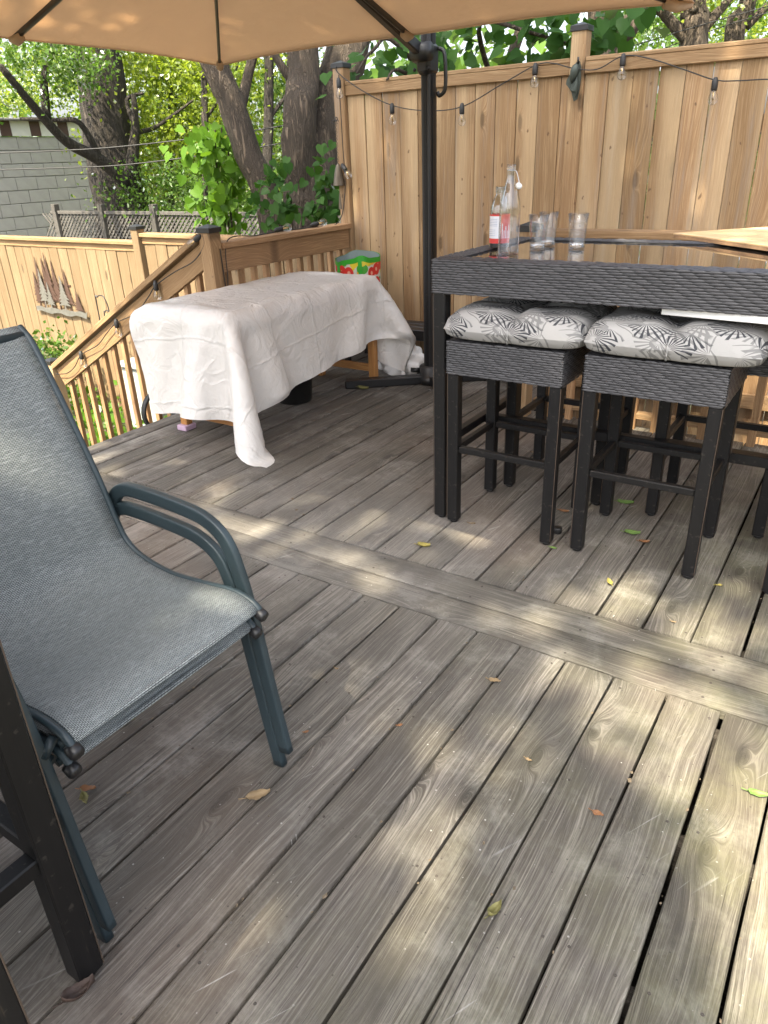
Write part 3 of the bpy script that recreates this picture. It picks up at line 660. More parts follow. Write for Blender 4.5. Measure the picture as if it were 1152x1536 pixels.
def bar_table(label,x0,x1,y0,y1,seed,lean=(0,0),rail_y=None):
    Ht,ap,lw=1.06,.122,.05; X,Y=(x0+x1)/2,(y0+y1)/2
    t=thing('bar_table',(X,Y,0),label,'table','wicker bar tables'); z0=Ht-ap; bd=.085
    f=MB(); 
    for c,s in (((X,y0+bd/2,Ht-ap/2),(x1-x0-.004,bd-.004,ap-.003)),((X,y1-bd/2,Ht-ap/2),(x1-x0-.004,bd-.004,ap-.003)),((x0+bd/2,Y,Ht-ap/2),(bd-.004,y1-y0-2*bd,ap-.003)),((x1-bd/2,Y,Ht-ap/2),(bd-.004,y1-y0-2*bd,ap-.003))): f.box(c,s,.004)
    f.build('frame',M['wicker_base'],t)
    wv=Weave(); W,D=x1-x0,y1-y0
    wv.panel((x0,y0,z0),(1,0,0),(0,0,1),W,ap,seed=seed); wv.panel((x1,y0,z0),(0,1,0),(0,0,1),D,ap,seed=seed+1)
    wv.panel((x1,y1,z0),(-1,0,0),(0,0,1),W,ap,seed=seed+2); wv.panel((x0,y1,z0),(0,-1,0),(0,0,1),D,ap,seed=seed+3)
    for o,u,v,w_,h_ in (((x0,y0,Ht-.001),(1,0,0),(0,1,0),W,bd),((x0,y1-bd,Ht-.001),(1,0,0),(0,1,0),W,bd),((x0+bd,y0+bd,Ht-.001),(0,1,0),(-1,0,0),D-2*bd,bd),((x1,y0+bd,Ht-.001),(0,1,0),(-1,0,0),D-2*bd,bd)): wv.panel(o,u,v,w_,h_,l=.045,e=.0105,seed=seed+9)
    wv.build(t)
    MB().box((X,Y,Ht-.012),(W-2*bd+.002,D-2*bd+.002,.014),.002).build('glass_top',M['top_glass'],t)
    for sx in(-1,1):
        for sy_ in(-1,1):
            xx,yy=(x0 if sx<0 else x1)-sx*(lw/2+.004),(y0 if sy_<0 else y1)-sy_*(lw/2+.004)
            l=MB().bar((xx-lean[0],yy-lean[1],.012),(xx,yy,z0+.02),lw,lw,.0035).build('leg',M['leg'],t,loc=(xx,yy,0))
            MB().lathe((xx-lean[0],yy-lean[1],0),[(.014,0),(.018,.003),(.018,.016)],12).build('foot_pad',M['black_metal'],l,True)
            e=MB(); e.bar((xx+sx*lw/2-lean[0],yy+sy_*lw/2-lean[1],.02),(xx+sx*lw/2,yy+sy_*lw/2,z0-.003),.0022,.0022,.0004); e.build('worn_edge',M['edge'],l)
    zr=.335
    for x in (x0+lw/2+.004,x1-lw/2-.004): rods(t,[((x-lean[0]*.65,y0+lw-lean[1]*.65,zr),(x-lean[0]*.65,y1-lw-lean[1]*.65,zr))],'end_rail',w=.035,h=.035)
    return t
t=bar_table('charcoal wicker bar table with dark glass top, set with bottles and tumblers',-1.392,.62,2.445,3.235,20)
rods(t,[((-1.35,2.862,.335),(.58,2.862,.335))],'long_rail',w=.04,h=.04)
t=bar_table('second charcoal wicker bar table beside the stacked sling chairs, mostly out of view',-2.25,-.972,-1.15,.424,40,lean=(-.0,.0))
rods(t,[((-2.2,.395,.345),(-1.02,.395,.345))],'end_rail',w=.035,h=.035)
# ------------------------------------------------------------------ cushions and things on the bar table
def cushion(label,cx,cy_,cz,w,d,h,seed):
    t=thing('seat_cushion',(cx,cy_,cz),label,'cushion','palm print seat cushions'); rg=np.random.default_rng(seed); n=40
    ph=rg.uniform(0,6.28,4)
    def pt(i,j,top):
        a,b_=-1+2*i/n,-1+2*j/n
        # squircle outline with pinched middles
        e=(max(0,1-abs(a)**6)*max(0,1-abs(b_)**6))**.45
        den=.30*math.exp(-(a/.12)**2)+.34*math.exp(-(b_/.13)**2)+.25*math.exp(-((a*a+b_*b_)/.05))
        pin=1-.035*math.exp(-(a/.10)**2)*(abs(b_)>.6)-.035*math.exp(-(b_/.10)**2)*(abs(a)>.6)
        wr=.003*math.sin(9*a+ph[0]+5*b_)+.002*math.sin(17*b_+ph[1]-6*a)
        x=cx+a*w/2*pin*(1-.05*abs(b_)**6); y=cy_+b_*d/2*pin*(1-.05*abs(a)**6)
        z=cz+h*.36+(h*.64*e*(1-min(den,.7))+wr*e if top else -h*.36*e**.7)
        return Vector((x,y,z))
    b=MB(); b.grid([[pt(i,j,True) for j in range(n+1)] for i in range(n+1)]); b.grid([[pt(i,j,False) for j in range(n,-1,-1)] for i in range(n+1)])
    b.build('pad',M['palm'],t,True)
    for sx,sy_ in ((0,-1),(1,0),(-1,0)):
        b=MB()
        x,y=cx+sx*w/2*.965,cy_+sy_*d/2*.965
        b.tube([(x,y,cz+h*.10),(x,y-.003*(sy_<0),cz+h*.33),(x,y,cz+h*.55)],.0035,6); b.build('tuft_tie',M['palm'],t,True)
    return t
cushion('palm print tufted cushion at the umbrella end of the bar table',-1.065,2.655,.772,.55,.50,.126,1)
cushion('palm print tufted cushion with the framed panel lying on it',-.515,2.655,.772,.575,.50,.128,2)
# framed panel
M['white_edge']=plain('white_painted_edge',(.78,.78,.77),.45); M['panel_face']=wood('brown_panel_face',0,(.10,.065,.04),(.22,.15,.10),width=.3,knots=.1,var=.05,rough=.35)
M['dark_face']=plain('dark_frame_back',(.03,.026,.024),.5)
t=thing('framed_panel',(-.24,2.68,.903),'white edged framed panel lying on a palm print cushion under the table','picture frame')
rt=Matrix.Rotation(R(-6),3,'Z')@Matrix.Rotation(R(-2.5),3,'X'); c0=Vector((-.24,2.68,.916))
def pb(name,c,s,mat,ch=.002): return MB().box(c0+rt@Vector(c),s,ch,rt).build(name,M[mat],t)
pb('back_board',(0,0,-.004),(.56,.44,.008),'panel_face')
for c,s in (((0,-.23,0),(.60,.006,.022)),((0,.23,0),(.60,.018,.022)),((-.291,0,0),(.018,.441,.022)),((.291,0,0),(.018,.441,.022))): pb('frame_bar',c,s,'white_edge' if c[1]<0 else 'dark_face')
# plywood
u=Vector((.735,-.678,0)); v=Vector((.678,.735,0)); c0=Vector((-.748,3.328,1.0715))+u*.40+v*.30
rm=Matrix((u,v,Vector((0,0,1)))).transposed()
t=thing('plywood_sheet',(c0.x,c0.y,1.062),'bare plywood sheet lying askew on the glass table top','plywood')
o=MB().box((0,0,0),(.80,.60,.006),.001).build('face_veneer',M['ply'],t,loc=(0,0,0)); o.location=(0,0,.0155); o.rotation_euler=(0,0,math.atan2(u.y,u.x))
M['ply_core']=plain('plywood_core_edge',(.36,.22,.12),.8,0,.35,60,.001,200)
o=MB().box((0,0,0),(.798,.598,.0125),.001).build('core',M['ply_core'],t,loc=(0,0,0)); o.location=(0,0,.0063); o.rotation_euler=(0,0,math.atan2(u.y,u.x))
ZT=1.0605
ZG=1.0553   # glass surface
def glass_vessel(prof_out,th,seg=32,wob=None,c=(0,0,0)):
    """closed wall of thickness th from an outer profile"""
    inn=[(max(r-th,.0005),z+ (th*1.6 if i==0 else 0)) for i,(r,z) in enumerate(prof_out)]
    pr=[(.0005,prof_out[0][1])]+prof_out+[(inn[-1][0],prof_out[-1][1])]+inn[::-1][1:]+[(.0005,inn[0][1])]
    return MB().lathe(c,pr,seg,wob=wob)
# swing-top bottle
bx=Vector((-1.195,2.685,ZG)); t=thing('swing_top_bottle',bx,'tall clear glass bottle with a wire swing stopper','bottle')
pr=[(.036,.0),(.039,.006),(.039,.155),(.037,.185),(.026,.225),(.0165,.260),(.0145,.288),(.0165,.296),(.0165,.308)]
glass_vessel(pr,.003,c=bx).build('body',M['glass'],t,True)
M['wire']=plain('bright_steel_wire',(.55,.55,.55),.3,1.); M['porcelain']=plain('white_porcelain',(.8,.8,.77),.25)
b=MB(); b.tube(smooth_pts([bx+Vector((-.016,0,.290)),bx+Vector((0,-.019,.288)),bx+Vector((.018,0,.286)),bx+Vector((.030,-.004,.262)),bx+Vector((.034,-.004,.245))]),.0013,6); b.tube(smooth_pts([bx+Vector((-.016,0,.290)),bx+Vector((0,.019,.288)),bx+Vector((.018,0,.286)),bx+Vector((.026,.006,.262)),bx+Vector((.032,.006,.245))]),.0013,6); b.build('wire_bail',M['wire'],t,True)
MB().lathe(bx+Vector((.033,-.002,.236)),[(.004,-.012),(.009,-.010),(.011,0),(.009,.008),(.004,.011)],14,axis=(.6,0,-.5)).build('stopper',M['porcelain'],t,True)
# labelled plastic bottle
M['label_red']=plain('red_paper_label',(.60,.045,.04),.5,0,.05); M['label_white']=plain('white_paper_label',(.72,.74,.80),.5,0,.05); M['print_blue']=plain('grey_blue_print',(.30,.36,.50),.5)
bx=Vector((-1.30,2.83,ZG+.003)); t=thing('labelled_bottle',bx,'clear bottle with a red and white paper label behind the swing top bottle','bottle')
glass_vessel([(.034,0),(.039,.006),(.039,.13),(.037,.155),(.026,.185),(.019,.20),(.0185,.225)],.0022,c=bx).build('body',M['pet'],t,True)
MB().lathe(bx,[(.0205,.203),(.0215,.205),(.0215,.224),(.0205,.227),(.001,.227)],20).build('screw_cap',M['pet'],t,True)
def band(z0,z1,a0,a1,r,mat,n=18):
    b=MB(); b.grid([[bx+Vector((r*math.cos(a0+(a1-a0)*i/n),r*math.sin(a0+(a1-a0)*i/n),z)) for z in (z0,z1)] for i in range(n+1)]); return b.build('paper_label' if mat!='print_blue' else 'label_print',M[mat],t,True)
band(.022,.128,R(-60),R(120),.0396,'label_red'); band(.022,.040,R(120),R(300),.0396,'label_red'); band(.040,.122,R(150),R(300),.0396,'label_white'); band(.122,.128,R(120),R(300),.0396,'label_red'); band(.0402,.1218,R(120),R(150),.0396,'label_red')
for k in range(5): band(.086+k*.006,.0875+k*.006,R(215),R(280),.0399,'print_blue')
for k in range(4): band(.050+k*.007,.0515+k*.007,R(215),R(270),.0399,'print_blue')
# white lettering on the red face (reads vertically on the bottle)
for k in range(6):
    a=R(-52+k*11); band(.040,.040+[.055,.03,.045,.028,.05,.03][k],a,a+R(4),.0400,'label_white',3)
# tumblers
def tumbler(label,x,y):
    c=Vector((x,y,ZG)); t=thing('tumbler',c,label,'glass','clear tumblers')
    wob=lambda a,z: 1+ (.05*math.cos(8*a)*max(0,1-z/.085))
    glass_vessel([(.028,0),(.0315,.004),(.031,.02),(.033,.05),(.0365,.09),(.040,.128)],.0028,48,wob,c).build('bowl',M['glass'],t,True)
    MB().lathe(c+Vector((0,0,.0065)),[(.0005,0),(.025,.001),(.026,.010),(.020,.0135),(.0005,.0145)],32,wob=lambda a,z:1+.06*math.cos(8*a)).build('thick_base',M['glass_solid'],t,True); return t
tumbler('clear fluted tumbler beside the swing top bottle, in front of another tumbler',-1.150,2.862)
tumbler('clear fluted tumbler half hidden behind another tumbler',-1.158,2.985)
tumbler('clear fluted tumbler standing by itself on the glass top',-1.015,2.925)

# ------------------------------------------------------------------ stacked sling chairs
def sling_chair(label,dx,dz):
    base=Vector((-1.3+dx,.735,0)); t=thing('sling_chair',base,label,'chair','stacked sling chairs')
    off=Vector((dx,0,dz)); yl,yr=.50,.97
    prof=[(-1.672,1.075),(-1.655,1.062),(-1.630,1.03),(-1.560,.88),(-1.495,.72),(-1.462,.62),(-1.435,.565),(-1.38,.532),(-1.28,.515),(-1.17,.522),(-1.08,.530),(-1.03,.522),(-1.008,.508),(-1.004,.497)]
    P=smooth_pts([(x,0,z) for x,z in prof],5); n=14; rows=[]; L=[0]
    for i in range(1,len(P)): L.append(L[-1]+(P[i]-P[i-1]).length)
    for i,p in enumerate(P):
        tq=P[min(i+1,len(P)-1)]-P[max(i-1,0)]; nn=Vector((-tq.z,0,tq.x)).normalized(); nn=nn if nn.z>=-.2 or nn.x>0 else -nn
        if nn.z<0 and nn.x<0: nn=-nn
        e=min(1,i/6)*min(1,(len(P)-1-i)/5)
        rows.append([Vector((p.x,yl+(yr-yl)*j/n,p.z))-nn*(.014*e*(1-(2*j/n-1)**2))+off for j in range(n+1)])
    b=MB(); b.grid(rows); o=b.build('sling',M['sling'],t,True)
    uvl=o.data.uv_layers.new(name='UVMap'); q=n+1
    for lp in o.data.loops:
        i,j=divmod(lp.vertex_index,q); uvl.data[lp.index].uv=((yr-yl)*j/n,L[i])
    so=o.modifiers.new('thick','SOLIDIFY'); so.thickness=.0022; so.offset=0
    for y,sg in ((yl-.008,-1),(yr+.008,1)):
        rail=[Vector((p.x,y,p.z-.004))+off for p in P]
        MB().tube(rail,.0085,10).build('side_rail',M['chair_metal'],t,True)
        e=rail[-1]; MB().lathe(e+Vector((-.004,0,0)),[(.001,-.004),(.0135,-.003),(.0145,.006),(.0145,.016),(.012,.021),(.001,.022)],14,axis=(1,0,-.45)).build('end_cap',M['black_metal'],t,True)
        ya=y+sg*.030
        arm=smooth_pts([(-1.004,ya,0.0575),(-1.030,ya,.22),(-1.060,ya,.43),(-1.083,ya,.55),(-1.112,ya,.632),(-1.165,ya,.672),(-1.24,ya,.686),(-1.38,ya,.694),(-1.448,ya,.688),(-1.492,ya,.655),(-1.522,ya,.58),(-1.548,ya,.48),(-1.625,ya,.22),(-1.678,ya,.0575)],5)
        MB().tube([p+off if i>0 and i<len(arm)-1 else p+off for i,p in enumerate(arm)],.01,16,flat=(.034,.021),up=(0,1,0)).build('arm_and_legs',M['chair_metal'],t,True)
        for pa,pb_ in (((-1.055,y,.497),(-1.056,ya,.47)),((-1.498,y,.70),(-1.517,ya,.60))): MB().tube([Vector(pa)+off,Vector(pb_)+off],.010,8).build('bracket',M['chair_metal'],t,True)
    b=MB()
    for x,z in ((-1.05,.500),(-1.36,.500)): b.tube([Vector((x,yl-.008,z-.02))+off,Vector((x,yr+.008,z-.02))+off],.010,8)
    b.tube([Vector((-1.655,yl,1.055))+off,Vector((-1.655,yr,1.055))+off],.010,8)
    b.build('cross_bar',M['chair_metal'],t,True); return t
sling_chair('blue grey mesh sling chair, upper one of the stacked pair',0,0)
sling_chair('blue grey mesh sling chair, lower one of the stacked pair standing on the deck',-.026,-.0565)

# ------------------------------------------------------------------ side table under the white tarp
TX0,TX1,TY0,TY1,TZ=-3.41,-2.74,2.72,4.12,.70
t=thing('side_table',((TX0+TX1)/2,(TY0+TY1)/2,0),'honey coloured wooden table hidden under the white tarp, on foam blocks','table')
MB().box(((TX0+TX1)/2,(TY0+TY1)/2,TZ-.014),(TX1-TX0-.03,TY1-TY0-.03,.028),.006).build('tabletop',M['oakX'],t)
M['foam']=plain('lilac_foam_block',(.42,.30,.40),.8,0,.1)
lg=[]
for x in (TX0+.17,TX1-.04):
    for y in (TY0+.05,TY1-.05):
        zb=.030 if y<3 else 0.
        l=MB().box((x,y,(TZ-.03+zb)/2),(.05,.05,TZ-.03-zb),.004).build('leg',M['oak'],t,loc=(x,y,.35)); lg.append(l)
        if y<3: tag(MB().box((x,y-.005,.0155),(.075,.085,.031),.004).build('foam_block',M['foam']),'lilac foam block under the '+('left' if 0 else ('stair side' if x<-3.1 else 'deck side'))+' front leg of the covered table','block','foam blocks under the covered table')
for y in (TY0+.05,TY1-.05): MB().box(((TX0+.17+TX1-.04)/2,y,.105),(TX1-TX0-.26,.03,.05),.004).build('stretcher',M['oakX'],t)
M['oakY']=wood('honey_table_wood_y',1,(.33,.15,.045),(.55,.28,.09),width=.06,knots=.1,var=.1,rough=.45)
MB().box((TX1-.04,(TY0+TY1)/2,TZ-.07),(.025,1.2,.07),.004).build('apron',M['oakY'],t)
M['bucket']=plain('black_plastic',(.012,.012,.012),.4)
t=thing('black_bucket',(-3.02,3.50,0),'black plastic bucket on the deck under the covered table','bucket')
MB().lathe((-3.02,3.5,0),[(.001,0),(.105,0),(.11,.006),(.135,.26),(.145,.262),(.145,.285),(.136,.285),(.13,.262),(.103,.02),(.001,.02)],28).build('pail',M['bucket'],t,True)
b=MB(); b.tube(smooth_pts([(-3.16,3.5,.27),(-3.15,3.45,.2),(-3.02,3.375,.16),(-2.89,3.45,.2),(-2.88,3.5,.27)]),.003,6); b.build('handle',M['wire'],t,True)
def drape(x0,x1,y0,y1,zt,cx0,cx1,cy0,cy1,rot,sp=.036,steps=420,iters=14,seed=3):
    """small position-based cloth: a sheet falls over a box-shaped table and rests on the deck"""
    rng=np.random.default_rng(seed)
    nx=int(round((cx1-cx0)/sp))+1; ny=int(round((cy1-cy0)/sp))+1
    gx,gy=np.meshgrid(np.linspace(cx0,cx1,nx),np.linspace(cy0,cy1,ny),indexing='ij')
    mx,my=(x0+x1)/2,(y0+y1)/2; c,s=np.cos(rot),np.sin(rot)
    P=np.stack([mx+(gx-mx)*c-(gy-my)*s,my+(gx-mx)*s+(gy-my)*c,np.full_like(gx,zt+.012)],-1)
    P[...,2]+=rng.normal(0,.002,P.shape[:2]); Q=P.copy()
    sl=slice
    groups=[]
    def add(a,b,k):
        d=np.linalg.norm(P[a]-P[b],axis=-1); groups.append((a,b,d[...,None],k))
    for o in (0,1):
        n=(nx-1-o)//2*2; add((sl(o,o+n,2),sl(None)),(sl(o+1,o+n+1,2),sl(None)),1.)
        n=(ny-1-o)//2*2; add((sl(None),sl(o,o+n,2)),(sl(None),sl(o+1,o+n+1,2)),1.)
    for o in (0,1):
        n=(nx-1-o)//2*2
        add((sl(o,o+n,2),sl(0,ny-1)),(sl(o+1,o+n+1,2),sl(1,ny)),.35)
        add((sl(o,o+n,2),sl(1,ny)),(sl(o+1,o+n+1,2),sl(0,ny-1)),.35)
    K=3
    for o in range(2*K):
        a=np.arange(o%K+(o//K)*K,nx-K,2*K)
        if len(a): add((a,sl(None)),(a+K,sl(None)),.38)
        a=np.arange(o%K+(o//K)*K,ny-K,2*K)
        if len(a): add((sl(None),a),(sl(None),a+K),.38)
    m=.012; dt=1/60
    for st in range(steps):
        damp=.985 if st<steps*.7 else .93
        V=(P-Q)*damp; Q=P.copy(); P=P+V; P[...,2]-=9.8*dt*dt*.5
        for it in range(iters):
            for a,b,d,k in groups:
                D=P[b]-P[a]; L=np.linalg.norm(D,axis=-1,keepdims=True)
                C=D*((L-d)/np.maximum(L,1e-6)*.5*k); P[a]+=C; P[b]-=C
            X,Y,Z=P[...,0],P[...,1],P[...,2]
            ins=(X>x0-m)&(X<x1+m)&(Y>y0-m)&(Y<y1+m)&(Z<zt+m)
            dz=zt+m-Z; dl=X-(x0-m); dr=x1+m-X; df=Y-(y0-m); db=y1+m-Y
            e=np.stack([dz,dl,dr,df,db],-1); w=np.argmin(e,-1)
            t=ins&(w==0); Z[t]=zt+m
            X[ins&(w==1)]=x0-m; X[ins&(w==2)]=x1+m; Y[ins&(w==3)]=y0-m; Y[ins&(w==4)]=y1+m
            fl=Z<.006; Z[fl]=.006
        top=(P[...,2]<zt+m+.002)&(P[...,2]>zt+m-.002)
        fr=top|fl
        P[fr,:2]=Q[fr,:2]+(P[fr,:2]-Q[fr,:2])*.3
    return P
P=drape(TX0,TX1,TY0,TY1,TZ,-3.57,-2.30,2.17,4.58,R(5))
b=MB(); b.grid([[Vector(p) for p in row] for row in P]); o=b.build('white_tarp',M['tarp'],None,True,loc=(-3.07,3.42,0))
uvl=o.data.uv_layers.new(name='UVMap'); nyy=P.shape[1]
for lp in o.data.loops: uvl.data[lp.index].uv=(.036*(lp.vertex_index//nyy),.036*(lp.vertex_index%nyy))
tag(o,'white plastic tarp draped over the low table, corner hanging to the deck','tarp')
sb=o.modifiers.new('sub','SUBSURF'); sb.levels=sb.render_levels=1; sb.subdivision_type='SIMPLE'
tx=bpy.data.textures.new('crinkle','CLOUDS'); tx.noise_scale=.12; tx.noise_depth=2
dm=o.modifiers.new('crinkle','DISPLACE'); dm.texture=tx; dm.strength=.005; dm.mid_level=.45; dm.texture_coords='LOCAL'
# crumpled white cloth by the umbrella foot
def lump(name,label,c,s,mat,seed,cat):
    rg=np.random.default_rng(seed); b=MB(); n,mm=26,40; ph=rg.uniform(0,6.28,8); rows=[]
    for i in range(n+1):
        th=math.pi*.5*i/n; r_=[]
        for j in range(mm):
            a=2*math.pi*j/mm; f=1+.16*math.sin(3*a+ph[0]+4*th)+.12*math.sin(5*a+ph[1]-7*th)+.07*math.sin(11*a+ph[2]+9*th)+.06*math.sin(8*th+ph[3]+2*a)
            r_.append(Vector((c[0]+s[0]*f*math.cos(a)*math.sin(th+.02),c[1]+s[1]*f*math.sin(a)*math.sin(th+.02),c[2]+max(0.002,s[2]*f*math.cos(th)))))
        r_.append(r_[0]); rows.append(r_)
    b.grid(rows); return tag(b.build(name,mat,None,True,loc=c),label,cat)
lump('white_cloth','crumpled white cloth heaped on the deck beside the umbrella foot',(-2.73,4.41,0),(.21,.11,.17),M['tarp'],4,'cloth')
# low bench along the fence
t=thing('low_bench',(-2.7,4.62,0),'low black metal bench along the foot of the tall fence','bench')
for k in range(4):
    y=4.47+.1*k; MB().box((-2.62,y,.262),(1.50,.085 if k else .05,.035 if k else .075),.004).build('seat_slat' if k else 'front_rail',M['black_metal'],t)
for x in (-3.3,-1.93):
    for y in (4.49,4.76): MB().box((x,y,.122),(.04,.04,.244),.003).build('leg',M['black_metal'],t)
# shopping bag on the bench
def bagmat():
    m,t,b=newmat('vegetable_print_bag'); tc=nd(t,'TexCoord').outputs['Object']
    v=nd(t,'TexVoronoi',{'Vector':tc,'Scale':14.,'Randomness':.8}); c=v.outputs['Color']; s=nd(t,'SeparateColor',{0:c}); d=v.outputs['Distance']
    cr_=nd(t,'ValToRGB',{0:s.outputs[0]}); el=cr_.color_ramp.elements; el[0].color=(.55,.02,.015,1); el[1].color=(.75,.12,.01,1)
    for p,q in ((.3,(.70,.34,.02,1)),(.5,(.05,.28,.02,1)),(.68,(.62,.50,.03,1)),(.85,(.45,.015,.03,1))): e=el.new(p); e.color=q
    cr_.color_ramp.interpolation='CONSTANT'
    col=mix(t,sstep(t,d,.60,.57),(.50,.52,.46),cr_.outputs[0]); col=mix(t,mt(t,'MULTIPLY',sstep(t,d,.22,.17),.6),col,(.75,.55,.40))
    t.links.new(col,b.inputs['Base Color']); b.inputs['Roughness'].default_value=.4; bump(t,b,noise(t,tc,12.,3),.006); return m
M['bag']=bagmat(); M['bag_green']=plain('green_bag_trim',(.025,.30,.02),.4,0,.1); M['bag_in']=plain('grey_bag_lining',(.20,.26,.26),.5)
bc=Vector((-3.25,4.61,.281)); t=thing('shopping_bag',bc,'open green shopping bag printed with vegetables, standing behind the white tarp','bag')
def ringpt(a,z,gr=0):
    ca,sa=math.cos(a),math.sin(a); w_,d_=.165,.12; q=.45; f=1+.03*math.sin(3*a+z*9)
    sag=-.055*math.exp(-((a-4.4)/.55)**2)-.02*math.sin(2*a+1.)
    return bc+Vector(((w_-gr)*f*math.copysign(abs(ca)**q,ca)*(1-.10*z/.56),(d_-gr)*f*math.copysign(abs(sa)**q,sa)*(1+.05*z),(z+(sag*(z/.56)**3))*.86))
na=56
def ring_grid(zs,name,mat,gr=0): 
    b=MB(); b.grid([[ringpt(2*math.pi*i/na,z,gr) for z in zs] for i in range(na+1)]); return b.build(name,mat,t,True)
ring_grid([0,.1,.2,.3,.4,.47,.52],'side_panel',M['bag']); ring_grid([.52,.54,.565],'rim',M['bag_green']); ring_grid([.565,.5,.42,.3],'lining',M['bag_in'],.006)
b=MB(); b.add([ringpt(2*math.pi*i/na,0) for i in range(na)],[tuple(range(na))]); b.build('bottom',M['bag_green'],t)
for a0 in (4.35,5.15,1.2,2.0):
    b=MB(); b.grid([[ringpt(a0+da,z,-.0025) for z in np.linspace(0.01,.56,12)] for da in (-.14,-.05,.05,.14)]); b.build('strap',M['bag_green'],t,True)
b=MB()
b.tube(smooth_pts([ringpt(4.35,.55),ringpt(4.35,.55)+Vector((.02,.03,-.01)),ringpt(4.8,.57)+Vector((0,.05,-.02)),ringpt(5.15,.55)+Vector((-.02,.03,-.01)),ringpt(5.15,.55)]),.01,8,flat=(.03,.004)); b.build('handle',M['bag_green'],t,True)
# ------------------------------------------------------------------ cantilever umbrella
HUB=Vector((-2.36,2.53,2.45)); PL=Vector((-2.432,4.25,0)); HS=1.43
t=thing('cantilever_umbrella',PL,'tan square cantilever umbrella on a black side pole with crossed feet','umbrella')
b=MB(); b.box(PL+Vector((0,0,1.28)),(.060,.085,2.56),.008); b.build('pole',M['black_metal'],t)
for s in(-1,1):
    MB().box(PL+Vector((s*.0315,0,1.28)),(.006,.030,2.5),.002).build('track',M['leg'],t); MB().box(PL+Vector((0,s*.0435,1.28)),(.022,.006,2.5),.002).build('track',M['leg'],t)
MB().lathe(PL,[(.085,.0),(.085,.05),(.075,.055),(.075,.115),(.066,.125),(.001,.125)],24).build('pole_socket',M['bucket'],t,True)
b=MB(); b.tube([PL+Vector((-.07,-.03,.085)),PL+Vector((-.125,-.05,.085))],.016,10); b.build('clamp_knob',M['bucket'],t,True)
for d in ((-.45,-.38),(.35,-.28),(.46,.34),(-.42,.32)):
    dd=Vector((*d,0)); b=MB(); b.bar(PL+dd.normalized()*.05+Vector((0,0,.03)),PL+dd+Vector((0,0,.03)),.075,.055,.006); b.build('foot',M['black_metal'],t)
SL=PL+Vector((0,0,1.90))
b=MB(); b.box(SL+Vector((0,-.01,0)),(.090,.13,.16),.02); o=b.build('slider',M['bucket'],t); soft(o,40)
b=MB(); b.tube([SL+Vector((-.055,-.075,.03)),SL+Vector((.055,-.075,.03))],.048,18); b.build('pivot',M['bucket'],t,True)
for dx,dz in ((-.05,.055),(-.05,-.055),(.05,.055),(.05,-.055)):
    MB().lathe(SL+Vector((dx*.9,-.078,dz)),[(.001,0),(.010,0),(.010,.006),(.007,.009),(.001,.009)],10,axis=(0,-1,0)).build('bolt',M['leg'],t,True)
b=MB(); b.tube(smooth_pts([SL+Vector((.05,.03,.05)),SL+Vector((.085,.03,.03)),SL+Vector((.095,.03,-.05)),SL+Vector((.092,.03,-.155)),SL+Vector((.055,.03,-.185)),SL+Vector((.042,.03,-.165))],5),.011,10); b.build('crank_handle',M['bucket'],t,True)
b=MB(); b.bar(SL+Vector((-.012,-.07,.035)),HUB+Vector((0,0,-.03)),.044,.062,.006); b.build('arm',M['black_metal'],t)
def can(u_,v_):
    r_=max(abs(u_),abs(v_)); mn=min(abs(u_),abs(v_)); q=mn/r_ if r_>1e-6 else 0
    z=HUB.z-.462*r_-.024*q**4*r_ +.004*r_*math.sin(math.pi*q)**2 - .018*math.sin(math.pi*min(r_,1))
    pin=1-.006*math.sin(math.pi*q)**2*(r_**3)
    return Vector((HUB.x+u_*HS*pin,HUB.y+v_*HS*pin,z))
n=48; b=MB(); b.grid([[can(-1+2*i/n,-1+2*j/n) for j in range(n+1)] for i in range(n+1)]); cnp=b.build('canopy',M['canopy'],t,True)
so=cnp.modifiers.new('thick','SOLIDIFY'); so.thickness=.0012
b=MB(); ed=[can(-1+2*i/24,-1) for i in range(24)]+[can(1,-1+2*i/24) for i in range(24)]+[can(1-2*i/24,1) for i in range(24)]+[can(-1,1-2*i/24) for i in range(25)]
b.tube([p-Vector((0,0,.003)) for p in ed],.004,6); b.build('hem',M['canopy'],cnp,True)
for u_,v_ in ((1,0),(-1,0),(0,1),(0,-1),(1,1),(1,-1),(-1,1),(-1,-1)):
    pts=[can(u_*q,v_*q)-Vector((0,0,.020)) for q in np.linspace(.05,.975,10)]
    rb=MB().tube(pts,.01,10,flat=(.017,.026)).build('rib',M['black_metal'],t,True)
    e=can(u_*.975,v_*.975); d=Vector((u_,v_,-.3)).normalized()
    b=MB(); pk=[can(u_*.93,v_*.93)-Vector((0,0,.036)),can(u_*.96,v_*.96)-Vector((0,0,.034)),can(u_*.995,v_*.995)-Vector((0,0,.012))]; b.tube(pk,[.020,.024,.012],10); b.build('rib_pocket',M['canopy'],rb,True)
MB().lathe(HUB-Vector((0,0,.075)),[(.03,0),(.055,.01),(.06,.05),(.05,.07)],20).build('hub',M['bucket'],t,True)
